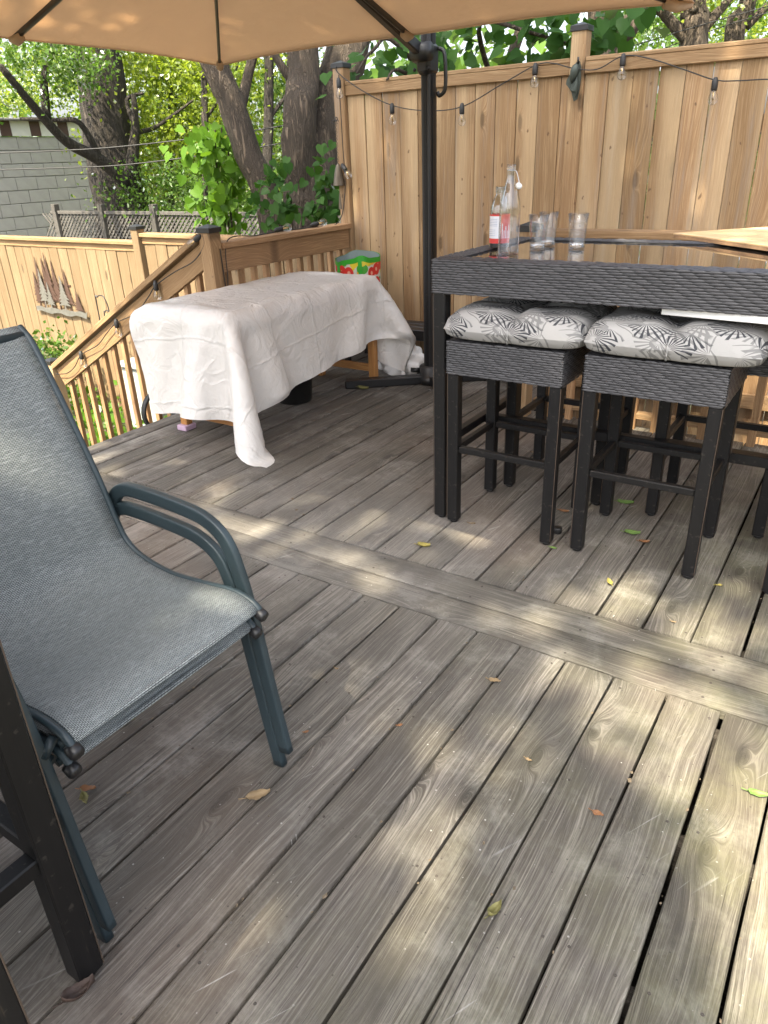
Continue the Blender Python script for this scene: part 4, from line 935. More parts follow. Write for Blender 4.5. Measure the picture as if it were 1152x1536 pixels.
# ------------------------------------------------------------------ string lights
M['filament']=plain('brass_filament',(.6,.4,.15),.3,1.)
M['rubber']=plain('black_rubber',(.012,.012,.012),.6)
def string(label,span,bulbs,r=.0035):
    t=thing('string_lights',bulbs[0][0],label,'string lights','outdoor bulb strings')
    MB().tube(smooth_pts(span,8),r,6).build('cord',M['rubber'],t,True)
    for p,d in bulbs:
        p=Vector(p); d=Vector(d).normalized()
        s=MB().lathe(p,[(.004,-.014),(.011,-.010),(.013,.0),(.0165,.004),(.0165,.045),(.014,.050),(.001,.050)],14,axis=d); s=s.build('socket',M['rubber'],t,True)
        MB().lathe(p,[(.013,.048),(.015,.056),(.023,.072),(.027,.090),(.025,.104),(.017,.115),(.004,.1195),(.0005,.1198)],18,axis=d).build('bulb',M['bulb'],s,True)
        MB().tube([p+d*.05,p+d*.095],.005,6).build('filament',M['filament'],s,True)
    return t
FYs=FY-.045
def fp(px,py,y=FYs): return aty(px,py,y)
dn=(0.02,-.05,-1)
pth=[fp(504,100),fp(508,110),fp(540,134),fp(588,158),fp(640,166),fp(693,160),fp(750,128),fp(803,98),fp(830,95),fp(858,102,FY-.075),fp(895,104),fp(935,84),fp(975,88),fp(1025,104),fp(1073,120),fp(1110,121),fp(1152,119),fp(1230,121)]
string('string of clear bulbs swagged along the top of the tall fence',pth,[(fp(x,y),dn) for x,y in ((588,158),(693,158),(803,98),(935,84),(1073,120))])
SY=3.355
pth=[aty(x,y,SY) for x,y in ((303,350),(306,368),(290,392),(262,408),(234,428),(222,446),(204,470),(175,484),(160,500),(146,518),(122,532),(112,550),(100,560),(84,561))]
string('string of clear bulbs clipped down the stair railing',pth,[(aty(300,354,SY),(-.8,-.1,-.5)),(aty(233,424,SY),dn),(aty(174,481,SY),dn),(aty(121,529,SY),dn)])
RX=-3.50
pth=[Vector((-3.445,3.42,.93)),Vector((-3.445,3.435,.6)),Vector((-3.44,3.45,.75)),Vector((-3.45,3.5,.972)),Vector((-3.5,3.8,.969)),Vector((-3.52,4.1,.969)),Vector((-3.5,4.4,.969)),Vector((-3.49,4.72,.975)),Vector((-3.46,4.79,1.2)),Vector((-3.46,4.79,1.5)),Vector((-3.46,4.785,1.93))]
string('string of clear bulbs lying on the deck railing and climbing the corner post',pth,[(Vector((-3.5,4.02,.983)),(.35,.8,.1)),(Vector((-3.5,4.42,.983)),(.35,.8,.1)),(Vector((-3.455,4.77,1.36)),(.5,-.2,-.5)),(Vector((-3.455,4.775,1.90)),(.1,-.1,-1))])
# ------------------------------------------------------------------ garden ornaments
M['rust']=plain('rusty_brown_metal',(.10,.06,.045),.6,.6,.4,14); M['zinc']=plain('brushed_grey_metal',(.30,.29,.27),.4,.8,.3,30)
ya=FY-.018
o0=aty(92,470,ya); t=thing('metal_forest_art',o0,'cut metal silhouette of a stand of conifers hung on the pale fence','wall art')
def conifer(px,pyb,pyt,wd,mat,dy,seed):
    rg=np.random.default_rng(seed); a=aty(px,pyb,ya); b_=aty(px-1,pyt,ya); h=b_.z-a.z; W=wd*.0121*1.0
    left,right=[],[]; n=9
    for i in range(n):
        z0=.20+.80*i/n; z1=.20+.80*(i+.75)/n; wq=W*(1-i/n)*rg.uniform(.8,1.15)
        right+=[(wq,z0*h-.012),(wq*.42,z1*h)]; left+=[(-wq*rg.uniform(.85,1.1),z0*h-.012),(-wq*.42,z1*h)]
    poly=[(.008,0),(.008,.19*h)]+right+[(0,h)]+left[::-1]+[(-.008,.19*h),(-.008,0)]
    MB().prism(poly,Vector((a.x,ya+dy,a.z)),(1,0,0),(0,0,1),.003).build('conifer',M[mat],t)
for i,a in enumerate(((61,462,408,6.5,'rust',.010),(68,462,386,7,'rust',.006),(77,463,388,7.5,'rust',.010),(83,465,380,7.5,'rust',.004),(91,466,392,7,'rust',.010),(107,468,405,7,'rust',.008),(71,462,403,7.5,'zinc',-.004),(80,464,424,6,'zinc',-.007),(101,468,414,9,'zinc',-.006),(121,472,436,6.5,'rust',0))): conifer(*a,seed=i)
a,b_=aty(57,463,ya),aty(131,474,ya); n=10
poly=[(0,0)]+[((b_.x-a.x)*k/n,(b_.z-a.z)*k/n+.012*math.sin(k*1.7)-.02) for k in range(n+1)]+[((b_.x-a.x)+.03,(b_.z-a.z)+.05)]+[((b_.x-a.x)*k/n,(b_.z-a.z)*k/n+.035+.008*math.sin(k*2.3)) for k in range(n,-1,-1)]
MB().prism(poly,Vector((a.x,ya-.010,a.z)),(1,0,0),(0,0,1),.004).build('ground_strip',M['zinc'],t)
MB().box((o0.x,ya+.015,o0.z+.3),(.5,.006,.02)).build('hanger_bar',M['rust'],t)
# verdigris wing ornament on the fence post
M['verdigris']=plain('dark_verdigris_bronze',(.055,.068,.058),.5,.5,.5,40,.002,120)
yo=FY-.066; a=aty(861,92,yo); b_=aty(860,152,yo); t=thing('bronze_wing_ornament',(a.x,yo,b_.z),'dark bronze folded wing ornament hung on the tall fence post','wall ornament')
h=a.z-b_.z; poly=[(.0,0),(.020,.01),(.030,.06),(.034,h*.55),(.030,h*.86),(.018,h),(.0,h*.98),(-.02,h*.82),(-.052,h*.55),(-.055,h*.45),(-.03,h*.32),(-.018,.05)]
MB().prism(poly,(b_.x,yo+.012,b_.z),(1,0,0),(0,0,1),.008).build('back_plate',M['verdigris'],t)
b=MB(); 
for k in range(7):
    q=k/6; b.tube(smooth_pts([Vector((b_.x+.012-.045*q*(1-q*.2),yo-.004,b_.z+h*(.60-.28*q))),Vector((b_.x+.020-.02*q,yo-.012,b_.z+h*(.38-.12*q))),Vector((b_.x+.014,yo-.006,b_.z+.02+.03*q))],4),[.004+.001*(j%2) for j in range(9)],6)
b.build('feather',M['verdigris'],t,True)
b=MB(); b.lathe((b_.x-.004,yo-.002,b_.z+h*.74),[(.001,-.06),(.018,-.04),(.026,0),(.02,.03),(.001,.045)],14,axis=(.25,0,1)); b.build('body',M['verdigris'],t,True)
b=MB(); b.tube([(b_.x+.012,yo,b_.z+h-.012),(b_.x+.012,yo,b_.z+h+.02)],.006,8); b.build('hanger',M['black_metal'],t,True)
# bell chime on the corner post
M['clay']=plain('weathered_bronze_bell',(.12,.10,.075),.5,.6,.3,20)
yb=FY-.06; p=aty(508,262,yb); t=thing('bell_chime',p,'small weathered bell hanging on a chain from the corner fence post','wind chime')
MB().lathe(p+Vector((0,0,-.075)),[(.046,0),(.044,.006),(.036,.06),(.026,.11),(.014,.14),(.004,.15)],18).build('bell',M['clay'],t,True)
b=MB(); top=aty(503,178,yb)
for k in range(14):
    q=k/13; c=p.lerp(top,q)+Vector((0,0,.07*(1-q))); b.tube([c+Vector((.006*math.cos(w_),.006*math.sin(w_)*(k%2),.010*math.sin(w_))) for w_ in np.linspace(0,6.28,9)],.0016,5,False)
b.build('chain',M['rubber'],t,True)
b=MB(); b.tube(smooth_pts([top+Vector((0,.05,.0)),top+Vector((0,0,.01)),top+Vector((.02,-.02,-.02)),top+Vector((.035,-.02,.0))],5),.003,6)
for s in (-1,1): b.tube([top+Vector((.018*s+.012*math.cos(w_),-.005,-.02+.012*math.sin(w_))) for w_ in np.linspace(0,5.,9)],.0022,5)
b.build('scroll_hook',M['black_metal'],t,True)
b=MB(); b.tube([p+Vector((0,0,-.07)),p+Vector((0,0,-.13))],.0015,5); b.prism([(-.004,-.13),(.004,-.13),(.014,-.235),(-.014,-.235)],p,(1,0,0),(0,0,1),.004); b.build('clapper',M['clay'],t)
# garden hooks
p=aty(168,530,4.62); t=thing('garden_hook',(p.x,4.62,GZ),'black double arched plant hook stuck in the bed by the pale fence','plant hook')
for dx,hh,w_ in ((-.0,.02,.085),(.05,-.12,.05)):
    zt=aty(168,448,4.62).z+hh; b=MB(); b.tube(smooth_pts([(p.x+dx-w_,4.62,GZ),(p.x+dx-w_,4.62,zt-.12),(p.x+dx-w_*.6,4.62,zt-.02),(p.x+dx,4.62,zt),(p.x+dx+w_*.6,4.62,zt-.02),(p.x+dx+w_,4.62,zt-.12),(p.x+dx+w_,4.62,zt-.30),(p.x+dx+w_+.03,4.62,zt-.32)],5),.006,6); b.build('rod',M['black_metal'],t,True)
b=MB(); z=aty(168,492,4.62).z; b.tube(smooth_pts([(p.x-.11,4.62,z-.02),(p.x-.04,4.62,z+.03),(p.x+.05,4.62,z),(p.x+.12,4.62,z-.02)],5),.005,6); b.build('cross_scroll',M['black_metal'],t,True)
# storage bin and hose by the steps
M['bin']=plain('pale_grey_plastic',(.30,.33,.32),.5)
p=aty(200,545,4.15); t=thing('storage_bin',(p.x,4.25,GZ),'pale grey plastic bin standing behind the stair railing','bin')
zt=p.z; 
MB().box((p.x+.05,4.30,(zt-.04+GZ)/2),(.44,.34,zt-.04-GZ),.02).build('tub',M['bin'],t); MB().box((p.x+.05,4.30,zt-.02),(.50,.40,.04),.012).build('lid',M['bin'],t)
t=thing('hose_coil',(-3.80,3.02,-.18),'black hose coil leaning on the top step beside the deck edge','hose')
b=MB(); b.tube([Vector((-3.80+.012*math.sin(a*.13)+.006*a/6.28,3.02+.125*math.cos(a),-.18+.137+.125*math.sin(a))) for a in np.linspace(0,6.28*3,70)],.011,8); b.build('hose',M['rubber'],t,True)
# bottle cap on the deck
tag(MB().lathe(atz(836,799),[(.001,.001),(.017,.001),(.018,.003),(.018,.022),(.016,.025),(.001,.025)],20,wob=None).build('bottle_cap',M['bucket'],None,True,loc=atz(836,799)),'small black plastic cap on the deck beside a stool leg','cap')
# fallen leaves
LC={'brown':(.22,.10,.04),'tan':(.24,.17,.09),'green':(.11,.19,.04),'yellow':(.30,.25,.06),'olive':(.15,.14,.045),'dark':(.06,.036,.026)}
for k,c in LC.items(): M['fl_'+k]=plain('fallen_leaf_'+k,c,.6,0,.35,40,.002,80)
def fallen(px,py,col,L,rot,curl,desc):
    L*=.8; curl*=.55; p=atz(px,py); rg=np.random.default_rng(int(px*7+py)); n=8; c,s=math.cos(rot),math.sin(rot); rows=[]
    for i in range(n+1):
        u_=i/n; L_=L; wd=.23*math.sin(math.pi*u_**.75)**.9+.012; r_=[]
        for j in range(5):
            v_=(j-2)/2; x=(u_-.5)*L; y=v_*wd*L*(1+.12*rg.normal()*(abs(v_)>.9)); z=.004+curl*L*(v_*v_*.55+(u_-.5)**2*1.3)+.004*rg.uniform(0,1)
            r_.append(Vector((p.x+x*c-y*s,p.y+x*s+y*c,p.z+z)))
        rows.append(r_)
    b=MB(); b.grid(rows); b.tube([rows[0][2],Vector(rows[0][2])-Vector((c*L*.3,s*L*.3,-.004))],.0012,5)
    o=b.build('fallen_leaf',M['fl_'+col],None,True,loc=p); so=o.modifiers.new('thick','SOLIDIFY'); so.thickness=.0006
    tag(o,desc,'leaf','fallen leaves on the deck')
FLV=[(133,1186,'brown',.05,.6,.35,'orange brown leaf on the boards under the sling chairs'),(128,1202,'olive',.05,-.4,.5,'olive curled leaf touching the orange brown one under the sling chairs'),
(388,1197,'tan',.075,.9,.4,'tan folded leaf wedged in a board gap near the chair foot'),(190,1085,'olive',.06,.9,.5,'dull olive leaf on the deck under the sling seat'),
(938,757,'green',.085,.3,.5,'large green and yellow leaf under the bar stools'),(948,803,'green',.075,.2,.6,'curled light green leaf between the bar stools'),
(914,876,'yellow',.05,2.2,.5,'yellow leaf on the boards by the cross planks'),(636,821,'yellow',.065,.3,.6,'twisted yellow leaf near the bar table leg'),
(830,824,'green',.035,0,.3,'tiny green leaf beside a stool foot'),(846,769,'brown',.05,.2,.4,'brown leaf between two stool legs'),(708,787,'tan',.035,.4,.3,'pale round leaf near the bar table leg'),
(545,585,'olive',.10,.1,.6,'olive yellow leaf clump in front of the umbrella foot'),(742,1023,'tan',.045,.2,.2,'narrow tan leaf by the end of the near boards'),(742,1372,'olive',.05,1.3,1.2,'crumpled olive leaf caught in a board gap'),
(1137,1194,'green',.06,.2,.3,'fresh green leaf on the sunlit boards'),(896,1223,'brown',.035,0,.3,'small rust brown leaf flake on the open boards'),(793,1142,'tan',.022,0,.2,'tiny tan leaf scrap on the boards'),(1078,880,'yellow',.03,.5,.3,'tiny yellow leaf near the end stool'),
(966,815,'brown',.05,.4,.5,'ragged brown leaf between the bar stools'),(122,1496,'dark',.075,1.3,1.1,'long dark curled leaf below the table leg'),(66,1182,'olive',.05,.3,.5,'dull leaf behind the leg of the second bar table'),(8,1240,'brown',.05,.3,.5,'brown leaf behind the second bar table'),
(800,680,'tan',.03,.3,.3,'pale leaf scrap under the bar table'),(1010,935,'tan',.02,.2,.2,'tan crumb of leaf on the cross planks'),(505,1005,'tan',.015,.2,.2,'tiny leaf crumb on the near boards'),(600,1090,'brown',.018,.9,.2,'tiny brown leaf crumb on the near boards'),(460,1100,'brown',.018,.9,.2,'brown crumb of leaf beside the chair foot')]
for a in FLV: fallen(*a)
rgl=np.random.default_rng(63); lit=MB()   # grit, seed husks and leaf crumbs caught in the gaps
for i in range(420):
    k=rgl.integers(-19,10); x=X0+k*DP+rgl.normal(0,.004); y=rgl.uniform(-.3,1.75) if rgl.uniform()<.7 else rgl.uniform(2.1,3.9)
    if rgl.uniform()<.12: x+=rgl.uniform(0,DP)
    s=abs(rgl.normal(.002,.002))+.0012; a=rgl.uniform(0,6.28); q=rgl.uniform(.3,.9)
    pts=[Vector((x+s*math.cos(a+w0)*(1 if j%2 else q),y+s*1.3*math.sin(a+w0),.0015+rgl.uniform(0,.002))) for j,w0 in enumerate((0,1.5,3.1,4.5))]
    lit.add(pts+[Vector((x,y,.0045))],[(0,1,4),(1,2,4),(2,3,4),(3,0,4)])
M['grit']=plain('leaf_crumbs',(.13,.10,.065),.8,0,.6,30)
tag(lit.build('leaf_litter',M['grit'],None),'leaf crumbs and seed husks caught in the board gaps','litter',kind='stuff')
# ------------------------------------------------------------------ beyond the fence: garage, lattice fence
M['block']=plain('grey_concrete_block',(.33,.33,.315),.9,0,.2,6,.003,60); M['mortar']=plain('pale_mortar',(.42,.42,.41),.95)
M['brown_panel']=plain('brown_painted_panel',(.075,.04,.035),.6); M['white_panel']=plain('white_painted_panel',(.62,.62,.60),.6); M['roof']=plain('grey_roofing',(.16,.16,.16),.9)
GX=-13.0; g=thing('block_garage',(GX,7.5,GZ),'grey concrete block garage with brown and white striped fascia','garage')
y1=9.79; y0=4.6; zt=1.945
MB().box((GX-2.02,(y0+y1)/2,(GZ+zt)/2),(4.0,y1-y0-.02,zt-GZ),.01).build('wall',M['mortar'],g)
src=None; nrow=14; ch=(zt-GZ)/nrow
for i in range(nrow):
    y=y1-.20-(i%2)*.2
    while y>y0+.2:
        c=(GX+.004,y,GZ+ch*(i+.5))
        if src is None: src=MB().box(c,(.03,.39,ch-.010),.004).build('block',M['block'],g,loc=c)
        else: o=inst(src,'block',g,Vector(c)-Vector(g.location)); o.location.x+=random.uniform(-.003,.003)
        y-=.40
    if i%2: MB().box((GX+.004,y1-.1,GZ+ch*(i+.5)),(.03,.19,ch-.010),.004).build('half_block',M['block'],g,loc=(GX,y1-.1,GZ+ch*(i+.5)))
y=y1; k=0
while y>y0+.1:
    wd=.20 if k%2 else .36
    MB().box((GX+.03,y-wd/2,zt+.125),(.03,wd-.006,.235),.003).build('fascia_panel',M['brown_panel' if k%2==0 and 0 or k%2 else 'white_panel'],g,loc=(GX+.03,y-wd/2,zt+.125)); y-=wd; k+=1
MB().box((GX-2.0,(y0+y1)/2,zt+.26),(4.3,y1-y0+.2,.04),.01).build('roof',M['roof'],g)
g=thing('lattice_fence',(-8.5,7.65,GZ),'old grey fence with lattice top below the trees','fence')
zt=.80
for x in np.arange(-11.2,-5.6,1.15): MB().box((x,7.63,(GZ+zt+.12)/2),(.09,.09,zt+.12-GZ),.004).build('post',M['grey_fence'],g,loc=(x,7.63,0))
MB().box((-8.5,7.65,zt),(5.7,.06,.045)).build('top_rail',M['grey_fence'],g); MB().box((-8.5,7.65,zt-.40),(5.7,.05,.06)).build('mid_rail',M['grey_fence'],g)
b=MB()
for x in np.arange(-11.6,-5.2,.085):
    b.bar((x,7.642,zt-.37),(x+.36,7.642,zt-.02),.028,.006,.001,up=(0,1,0)); b.bar((x+.36,7.652,zt-.37),(x,7.652,zt-.02),.028,.006,.001,up=(0,1,0))
o=b.build('lattice',M['grey_fence'],g); o['kind']='stuff'
src=None
for i in range(40):
    x=-11.3+.142*i; c=(x,7.66,(GZ+zt-.42)/2)
    if src is None: src=MB().box(c,(.10,.018,zt-.42-GZ),.003).build('board',M['grey_fence'],g,loc=c)
    else: inst(src,'board',g,Vector(c)-Vector(g.location),(0,random.gauss(0,.01),0))
# ------------------------------------------------------------------ trees and plants
def w_(px,py,D): return atd(px,py,D)
def dn_(v,z): return Vector((v.x,v.y,z))
def cl(px,py,D,r,n,k=12,sp=.26): return (tuple(w_(px,py,D)),r,n,k,sp)
D=12.6; b0=dn_(w_(180,330,D),GZ)
tree('big_shade_tree','massive dark trunked tree rising behind the lattice fence beside the garage',b0,
 [([b0,w_(178,300,D),w_(160,200,D),w_(150,110,D),w_(135,0,D),w_(120,-200,D)],[.46,.40,.36,.33,.30,.22]),([b0+Vector((.5,.2,0)),w_(200,300,D-.3),w_(199,240,D-.3),w_(203,190,D-.3),w_(200,140,D-.3)],[.13,.11,.09,.06,.03])],
 [([w_(190,275,D-.5),w_(150,240,D-.8),w_(100,212,D-1.2),w_(55,165,D-1.6),w_(0,98,D-2)],[.10,.085,.07,.055,.04]),([w_(150,238,D-.8),w_(120,185,D-1),w_(85,180,D-1),w_(30,178,D-1)],[.05,.04,.03,.02]),([w_(70,180,D-1.4),w_(66,120,D-1.4),w_(78,75,D-1.4),w_(80,40,D-1.4)],[.06,.05,.045,.03]),([w_(203,190,D-.3),w_(190,150,D-.2),w_(215,140,D-.2)],[.04,.03,.02]),([w_(200,200,D-.3),w_(235,190,D),w_(290,150,D)],[.04,.03,.015])],
 [cl(45,95,11,(.9,.8,.38),1200,16),cl(120,75,11.4,(.8,.7,.5),900,14),((b0.x,b0.y,6.5),(3.2,3.2,1.8),3500,30,.25)],.085,'leaf_mid','bark_dark',seed=1)
D=7.0; b0=dn_(w_(418,345,D),GZ)
tree('leaning_tree','slim brown tree trunk leaning over the deck railing',b0,
 [([b0,w_(408,330,D),w_(372,230,D),w_(345,150,D),w_(318,90,D),w_(270,-60,D),w_(230,-260,D)],[.14,.12,.115,.11,.105,.09,.07])],
 [([w_(357,175,D),w_(368,130,D+.2),w_(378,90,D+.3),w_(400,20,D+.5)],[.05,.045,.04,.03])],[((b0.x-1.2,b0.y+.6,4.6),(1.6,1.5,.9),1500,16,.25)],.10,'leaf_bright','bark',seed=2)
D=7.1; b0=dn_(w_(468,345,D),GZ)
tree('forked_tree','thick furrowed tree forking behind the corner fence post',b0,
 [([b0,w_(466,330,D),w_(470,280,D),w_(478,220,D+.1),w_(498,140,D+.2),w_(520,80,D+.3),w_(560,-80,D+.5)],[.30,.235,.21,.20,.19,.175,.14]),([w_(462,300,D),w_(448,230,D-.1),w_(450,160,D-.1),w_(457,100,D),w_(450,-60,D)],[.17,.15,.14,.13,.10])],
 [([w_(455,130,D),w_(430,110,D),w_(400,60,D)],[.05,.04,.03])],[((b0.x-.2,b0.y+1.2,4.8),(1.8,1.4,.9),1500,16,.25)],.10,'leaf_mid','bark',seed=3)
def slim(name,label,px0,px1,D,r,mat,crown,seed,lf='leaf_bright',size=.09,top=-150,bk='bark_dark'):
    b0=dn_(w_(px0,330,D),GZ)
    return tree(name,label,b0,[([b0,w_(px0,300,D),w_((px0+px1)/2,180,D),w_(px1,60,D),w_(px1,top,D)],[r*1.2,r,r*.9,r*.8,r*.5])],[([w_((px0+px1)/2,180,D),w_((px0+px1)/2+40,120,D),w_((px0+px1)/2+60,60,D)],[r*.4,r*.3,r*.2])],crown,size,mat,bk,'slim trees in the garden beyond',seed)
slim('slim_tree','slim dark stem standing just behind the leaning trunk',402,404,11.5,.075,'leaf_bright',[cl(385,150,12.5,(1.0,.9,.9),1500,16),cl(350,75,12,(1.0,.9,.6),1200,14)],11)
slim('slim_tree','slim dark stem close beside the forked tree',432,436,12,.07,'leaf_mid',[cl(430,250,12.8,(.8,.8,.9),1200,14),cl(440,110,12.6,(.7,.8,.7),900,12)],12)
slim('sunlit_maple','bright yellow green leafy tree glowing between the dark trunk and the leaning trunk',255,262,14,.08,'leaf_bright',[cl(235,140,14,(1.1,1.2,.8),2600,24),cl(280,190,13.5,(1.0,1.1,.9),2600,24),cl(240,240,14,(.9,1.,.8),2000,20),cl(305,110,13.4,(.8,1.,.6),1200,16),cl(230,85,13.6,(.9,1.,.4),1200,12),cl(60,125,17,(1.9,1.2,.6),2600,26),cl(110,80,16,(1.2,1.,.4),1200,16)],13,size=.10)
slim('undergrowth_tree','low dark leafy growth under the sunlit tree above the lattice fence',310,305,12,.05,'leaf_mid',[cl(255,285,12,(1.,.9,.45),1900,20),cl(330,270,13,(.9,.9,.6),1500,16),cl(380,300,12,(.8,.8,.4),900,12)],14,size=.085,top=200)
# trees behind the tall fence on the right
def back(label,pts,D,r,limbs,crown,lf,seed,size=.11):
    b0=dn_(w_(pts[0][0],pts[0][1]+200,D),GZ); P=[b0]+[w_(x,y,D) for x,y in pts]; n=len(P)
    tree('backyard_tree',label,b0,[(P,[r*(1.1-.5*i/n) for i in range(n)])],[([w_(x,y,D) for x,y in l],[r*.45,r*.4,r*.3,r*.2][:len(l)]) for l in limbs],crown,size,lf,'bark','trees behind the tall fence',seed)
back('straight trunk rising behind the fence just beside the capped post',[(896,90),(898,30),(900,-60)],11,.17,[],[cl(850,-40,11,(1.4,1.2,.5),900,12),cl(990,30,16,(1.4,1.2,.6),900,14)],'leaf_mid',21)
back('leaning trunk crossing behind the fence near the capped post',[(915,90),(940,45),(962,0),(990,-60)],11.6,.15,[],[cl(960,-70,12,(1.2,1.2,.5),700,10),cl(975,50,15,(.9,1.,.5),700,12)],'leaf_mid',22)
back('trunk spreading into two crooked limbs above the fence',[(1040,70),(1040,20),(1045,-60)],12.2,.20,[[(1045,55),(1065,30),(1085,10),(1110,-25)],[(1030,60),(1008,35),(990,16),(965,12)]],[cl(1060,-60,12,(1.5,1.3,.5),900,12),cl(1100,30,17,(1.5,1.3,.7),1100,16)],'leaf_bright',23)
back('pale slanting trunk above the fence with thin twigs',[(1100,70),(1115,25),(1130,-40)],13,.15,[[(1120,40),(1140,20),(1160,0)]],[cl(1130,40,18,(1.6,1.3,.6),1000,16),cl(1150,-50,13,(1.2,1.2,.5),600,10)],'leaf_mid',24)
# heart-leaved tree leaning over the fence
b0=Vector((-2.9,5.75,GZ)); rg=np.random.default_rng(31)
t=thing('heart_leaf_tree',b0,'tree with large dark heart shaped leaves hanging over the tall fence','tree')
trunk_mb([b0,b0+Vector((.1,0,1.6)),b0+Vector((.2,-.05,2.6)),b0+Vector((.5,-.1,3.4))],[.06,.055,.05,.03],10).build('trunk',M['bark'],t,True)
br=[[b0+Vector((.1,0,2.4)),w_(600,70,5.9),w_(560,75,5.8),w_(535,110,5.7)],[b0+Vector((.15,0,2.9)),w_(720,35,5.6),w_(800,50,5.4),w_(880,75,5.3)],[b0+Vector((.1,0,2.5)),w_(610,110,5.9),w_(580,120,5.7)]]
C=[]
for q in br:
    trunk_mb(q,[.022,.016,.011,.006],6,5,9).build('branch',M['bark'],t,True)
for px,py,Dd,n,sx,sz in ((565,90,5.8,70,.32,.16),(600,120,5.8,60,.28,.12),(545,130,5.9,30,.15,.12),(620,80,5.8,45,.25,.15),(720,55,5.5,22,.3,.08),(775,55,5.4,60,.30,.12),(835,62,5.3,70,.28,.12),(880,60,5.3,45,.16,.10),(750,15,5.4,50,.6,.12)):
    c=np.array(w_(px,py,Dd)); C.append(c+rg.normal(size=(n,3))*np.array((sx,.16,sz)))
C=np.concatenate(C); C=C[C[:,1]>FY+.10]
leaf_mesh('leaves',C,.105,M['leaf_heart'],t,'hrt',droop=.9,rng=rg,face=(.1,-1.2,.7))
# hanging sunny vine
b0=dn_(w_(332,330,7.2),GZ); t=thing('climbing_vine',b0,'column of bright hanging vine leaves between the trunks beyond the railing','vine')
vb=MB()
for k in range(4): vb.tube(smooth_pts([b0+Vector((.05*k,0,0)),w_(332+5*k,330,7.2),w_(325+9*k,250,7.2+.1*k),w_(322+10*k,190,7.2)],5),.008,6)
vb.build('stem',M['bark'],t,True)
C=np.concatenate([np.array(w_(px,py,7.2))+rg.normal(size=(n,3))*np.array((s1,.14,s2)) for px,py,n,s1,s2 in ((330,225,60,.13,.09),(318,205,30,.12,.06),(345,250,55,.10,.10),(332,285,70,.11,.12),(330,325,60,.10,.10),(300,215,22,.10,.06),(355,300,20,.08,.1))])
leaf_mesh('leaves',C,.092,M['leaf_vine'],t,'hrt',droop=1.3,rng=rg,face=(.3,-1.2,.4))
# leaves round the foot of the forked tree
b0=dn_(w_(440,345,6.5),GZ); t=thing('leafy_shrub',b0,'broad leaved shrub growing at the foot of the forked tree','shrub')
vb=MB()
for k in range(6): vb.tube(smooth_pts([b0+Vector((.03*k,0,0)),b0+Vector((.06*k-.1,0,1.0)),w_(420+17*k,310-8*(k%3),6.5)],5),.007,6)
vb.build('stem',M['bark'],t,True)
C=np.concatenate([np.array(w_(px,py,6.45))+rg.normal(size=(n,3))*np.array((s1,.10,s2)) for px,py,n,s1,s2 in ((430,318,45,.18,.07),(400,300,25,.12,.08),(490,250,30,.08,.10),(500,290,26,.06,.09),(485,320,26,.1,.05),(410,260,18,.08,.07))])
C=C[(C[:,1]>FY+.1)|(C[:,0]<-3.7)]
leaf_mesh('leaves',C,.085,M['leaf_heart'],t,'hrt',droop=.9,rng=rg,face=(.3,-1.2,.5))
# round shrub by the stair post and plants in the bed
p=aty(72,522,4.35); b0=Vector((p.x,4.35,GZ)); t=thing('round_shrub',b0,'small round green shrub behind the foot post of the stair railing','shrub')
vb=MB()
for k in range(7): a=k*.9; vb.tube([b0+Vector((.02*math.cos(a),.02*math.sin(a),0)),b0+Vector((.2*math.cos(a),.15*math.sin(a),.7))],.006,5)
vb.build('stem',M['bark'],t,True)
C=np.array(p)+np.array((0,0,-.14))+rg.normal(size=(900,3))*np.array((.17,.13,.15)); leaf_mesh('leaves',C,.06,M['leaf_mid'],t,rng=rg)
C=np.stack([rg.uniform(-7.5,-3.7,2600),rg.uniform(3.55,4.75,2600),np.zeros(2600)],-1)
C=C[(np.sin(C[:,0]*3.1)+np.sin(C[:,1]*4.3+C[:,0]*1.7)+rg.normal(0,.5,len(C)))>-.2]; C[:,2]=GZ+np.abs(rg.normal(.12,.12,len(C)))
leaf_mesh('ground_cover',C,.085,M['leaf_vine'],None,rng=rg,droop=-.1,kind='stuff'); bpy.data.objects['ground_cover']['label']='low leafy ground cover in the garden bed'; bpy.data.objects['ground_cover']['category']='plants'
# far wood closing the view
rgw=np.random.default_rng(77); N=26000; an=rgw.uniform(R(-42),R(52),N); dd=rgw.uniform(19,33,N); zz=GZ+rgw.uniform(0,1,N)**1.15*9.5
lump_=(np.sin(an*23)+np.sin(an*41+dd)+np.sin(zz*1.3+an*17))
keep=(zz<3.6+1.5*lump_+rgw.normal(0,.6,N)); gx=-np.sin(YAW-an)*dd; gy=np.cos(YAW-an)*dd
C=np.stack([gx,gy,zz],-1)[keep]
o=leaf_mesh('distant_wood',C,.42,M['leaf_mid'],None,rng=rgw,droop=.1,kind='stuff'); o['label']='far mass of green trees closing the view'; o['category']='trees'
# cables
def cable(label,pts): 
    P=[atd(*p) for p in pts]; o=MB().tube(smooth_pts(P,8),.007,6).build('utility_cable',M['rubber'],None,True,loc=P[0]); tag(o,label,'cable','overhead cables')
cable('upper overhead cable rising above the tall fence',[(820,104,12),(938,72,12),(1050,38,12),(1200,-4,12)]); cable('lower overhead cable rising above the tall fence',[(900,110,12.5),(1016,65,12.5),(1090,38,12.5),(1200,4,12.5)])
cable('upper cable strung in front of the block garage',[(-60,231,10),(90,226,10),(200,218,10),(380,196,10),(520,170,10)]); cable('lower cable strung in front of the block garage',[(-60,256,10),(90,252,10),(200,246,10),(380,222,10),(520,196,10)])
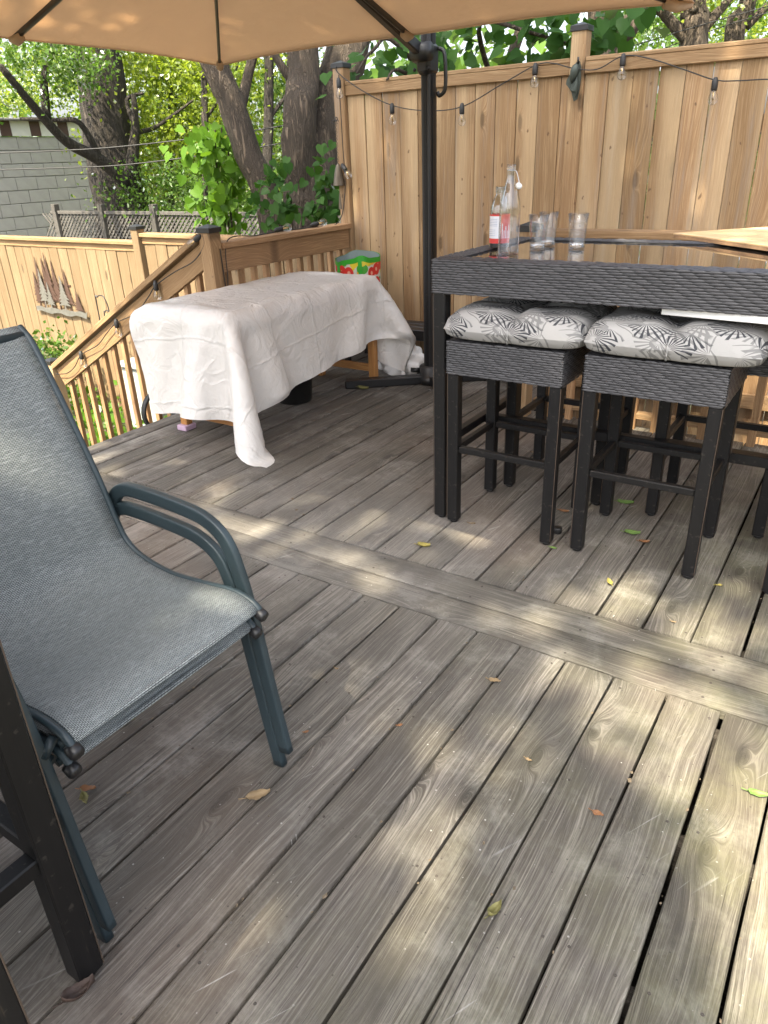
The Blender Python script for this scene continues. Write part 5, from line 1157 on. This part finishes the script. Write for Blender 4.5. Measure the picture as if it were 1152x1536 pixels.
# ------------------------------------------------------------------ big tree standing behind the viewer; its crown dapples the deck, the umbrella and the tall fence
LIFT=sdir*2.6   # a taller tree further back along the sun throws the same shade
b0=Vector((-3.4,-7.6,GZ)); rg=np.random.default_rng(91)
t=thing('overhanging_tree',b0,'large tree behind the deck whose high crown overhangs it and dapples the light','tree')
trunk_mb([b0,b0+Vector((.1,.1,2)),b0+Vector((.4,.5,4)),b0+Vector((.9,1.4,6)),b0+Vector((1.2,2.4,8.4)),b0+Vector((1.4,3.2,10))],[.38,.33,.29,.22,.15,.09],14).build('trunk',M['bark'],t,True)
fork=b0+Vector((.7,1.1,6))
ends=[(-3.6,-3.2,7.4),(-2.6,-.6,8.2),(-1.0,.4,7.8),(-.9,-2.6,7.4),(-3.4,.9,7.8),(-1.4,-4.2,7.0),(-2.2,1.2,8.4)]
for e in [Vector(q)+LIFT for q in ends]: trunk_mb([fork,fork.lerp(Vector(e),.5)+Vector((0,0,.5)),Vector(e)],[.11,.07,.02],8,5,int(e[0]*10)+99).build('limb',M['bark'],t,True)
kt=1/math.tan(SUN_EL)
N=30000; C=np.stack([rg.uniform(-5.0,.2,N),rg.uniform(-5.6,1.7,N),rg.uniform(6.3,8.8,N)],-1)
fx=np.sin(C[:,0]*2.3+1.)*np.sin(C[:,1]*2.1+.5)+.6*np.sin(C[:,0]*5.1+C[:,1]*3.3)+.5*np.sin(C[:,1]*6.1-C[:,0]*2.)
edge=np.clip((-.15-C[:,0])/.6,0,1)*np.clip((C[:,0]+5.0)/.5,0,1)
thin=np.where((C[:,1]>-2.6)&(C[:,1]<-.35),.8,-1.15)
keep=(fx+rg.normal(0,.45,N)>thin)&(rg.uniform(0,1,N)<edge)
C=C[keep]
C2=np.stack([rg.uniform(-.4,2.4,3000),rg.uniform(-5.2,1.5,3000),rg.uniform(6.5,8.5,3000)],-1); fx=np.sin(C2[:,0]*2.9)*np.sin(C2[:,1]*2.7+.9)+rg.normal(0,.3,3000); C=np.concatenate([C,C2[fx>.0]])
C=np.concatenate([C,np.array((-.40,-1.95,7.5))+rg.normal(size=(900,3))*np.array((.36,.26,.35)),np.array((.35,-1.9,7.5))+rg.normal(size=(350,3))*np.array((.3,.26,.35))])  # extra leaf clumps added to keep sun off the cushions and table front
def opening(C,x,y,rx,ry,z=0.):
    gy=C[:,1]+(C[:,2]-z)*kt; gx=C[:,0]-SUN_AZ.x*(C[:,2]-z)*kt
    return C[((gx-x)/rx)**2+((gy-y)/ry)**2>1]
shade_clump=np.array((-.14,1.0-6.2*kt,6.2))+rg.normal(size=(420,3))*np.array((.085,.10,.12))  # leaf clump added out of view to stand in for the viewer's shadow
for q in ((-1.30,.68,.16,.05,.5),(-1.22,.60,.10,.04,.5),(-1.55,.78,.10,.08,.85),(-3.32,2.15,.30,.16),(-.12,1.48,.30,.26),(-.52,.93,.12,.17),(-.42,2.2,.32,.18),(-.30,1.72,.24,.16),(-1.95,1.98,.30,.16),(-1.45,1.95,.2,.1),(-1.15,1.35,.2,.08),(-2.6,2.2,.3,.08),(-.75,1.9,.15,.1),(-.85,1.25,.12,.1),(.35,1.2,.33,.9),(-.62,1.02,.13,.12)): C=opening(C,*q)  # crown gaps cut on purpose so sun patches land at these spots
C=np.concatenate([C,shade_clump])+np.array(LIFT); leaf_mesh('crown',C,.20,M['leaf_mid'],t,rng=rg)
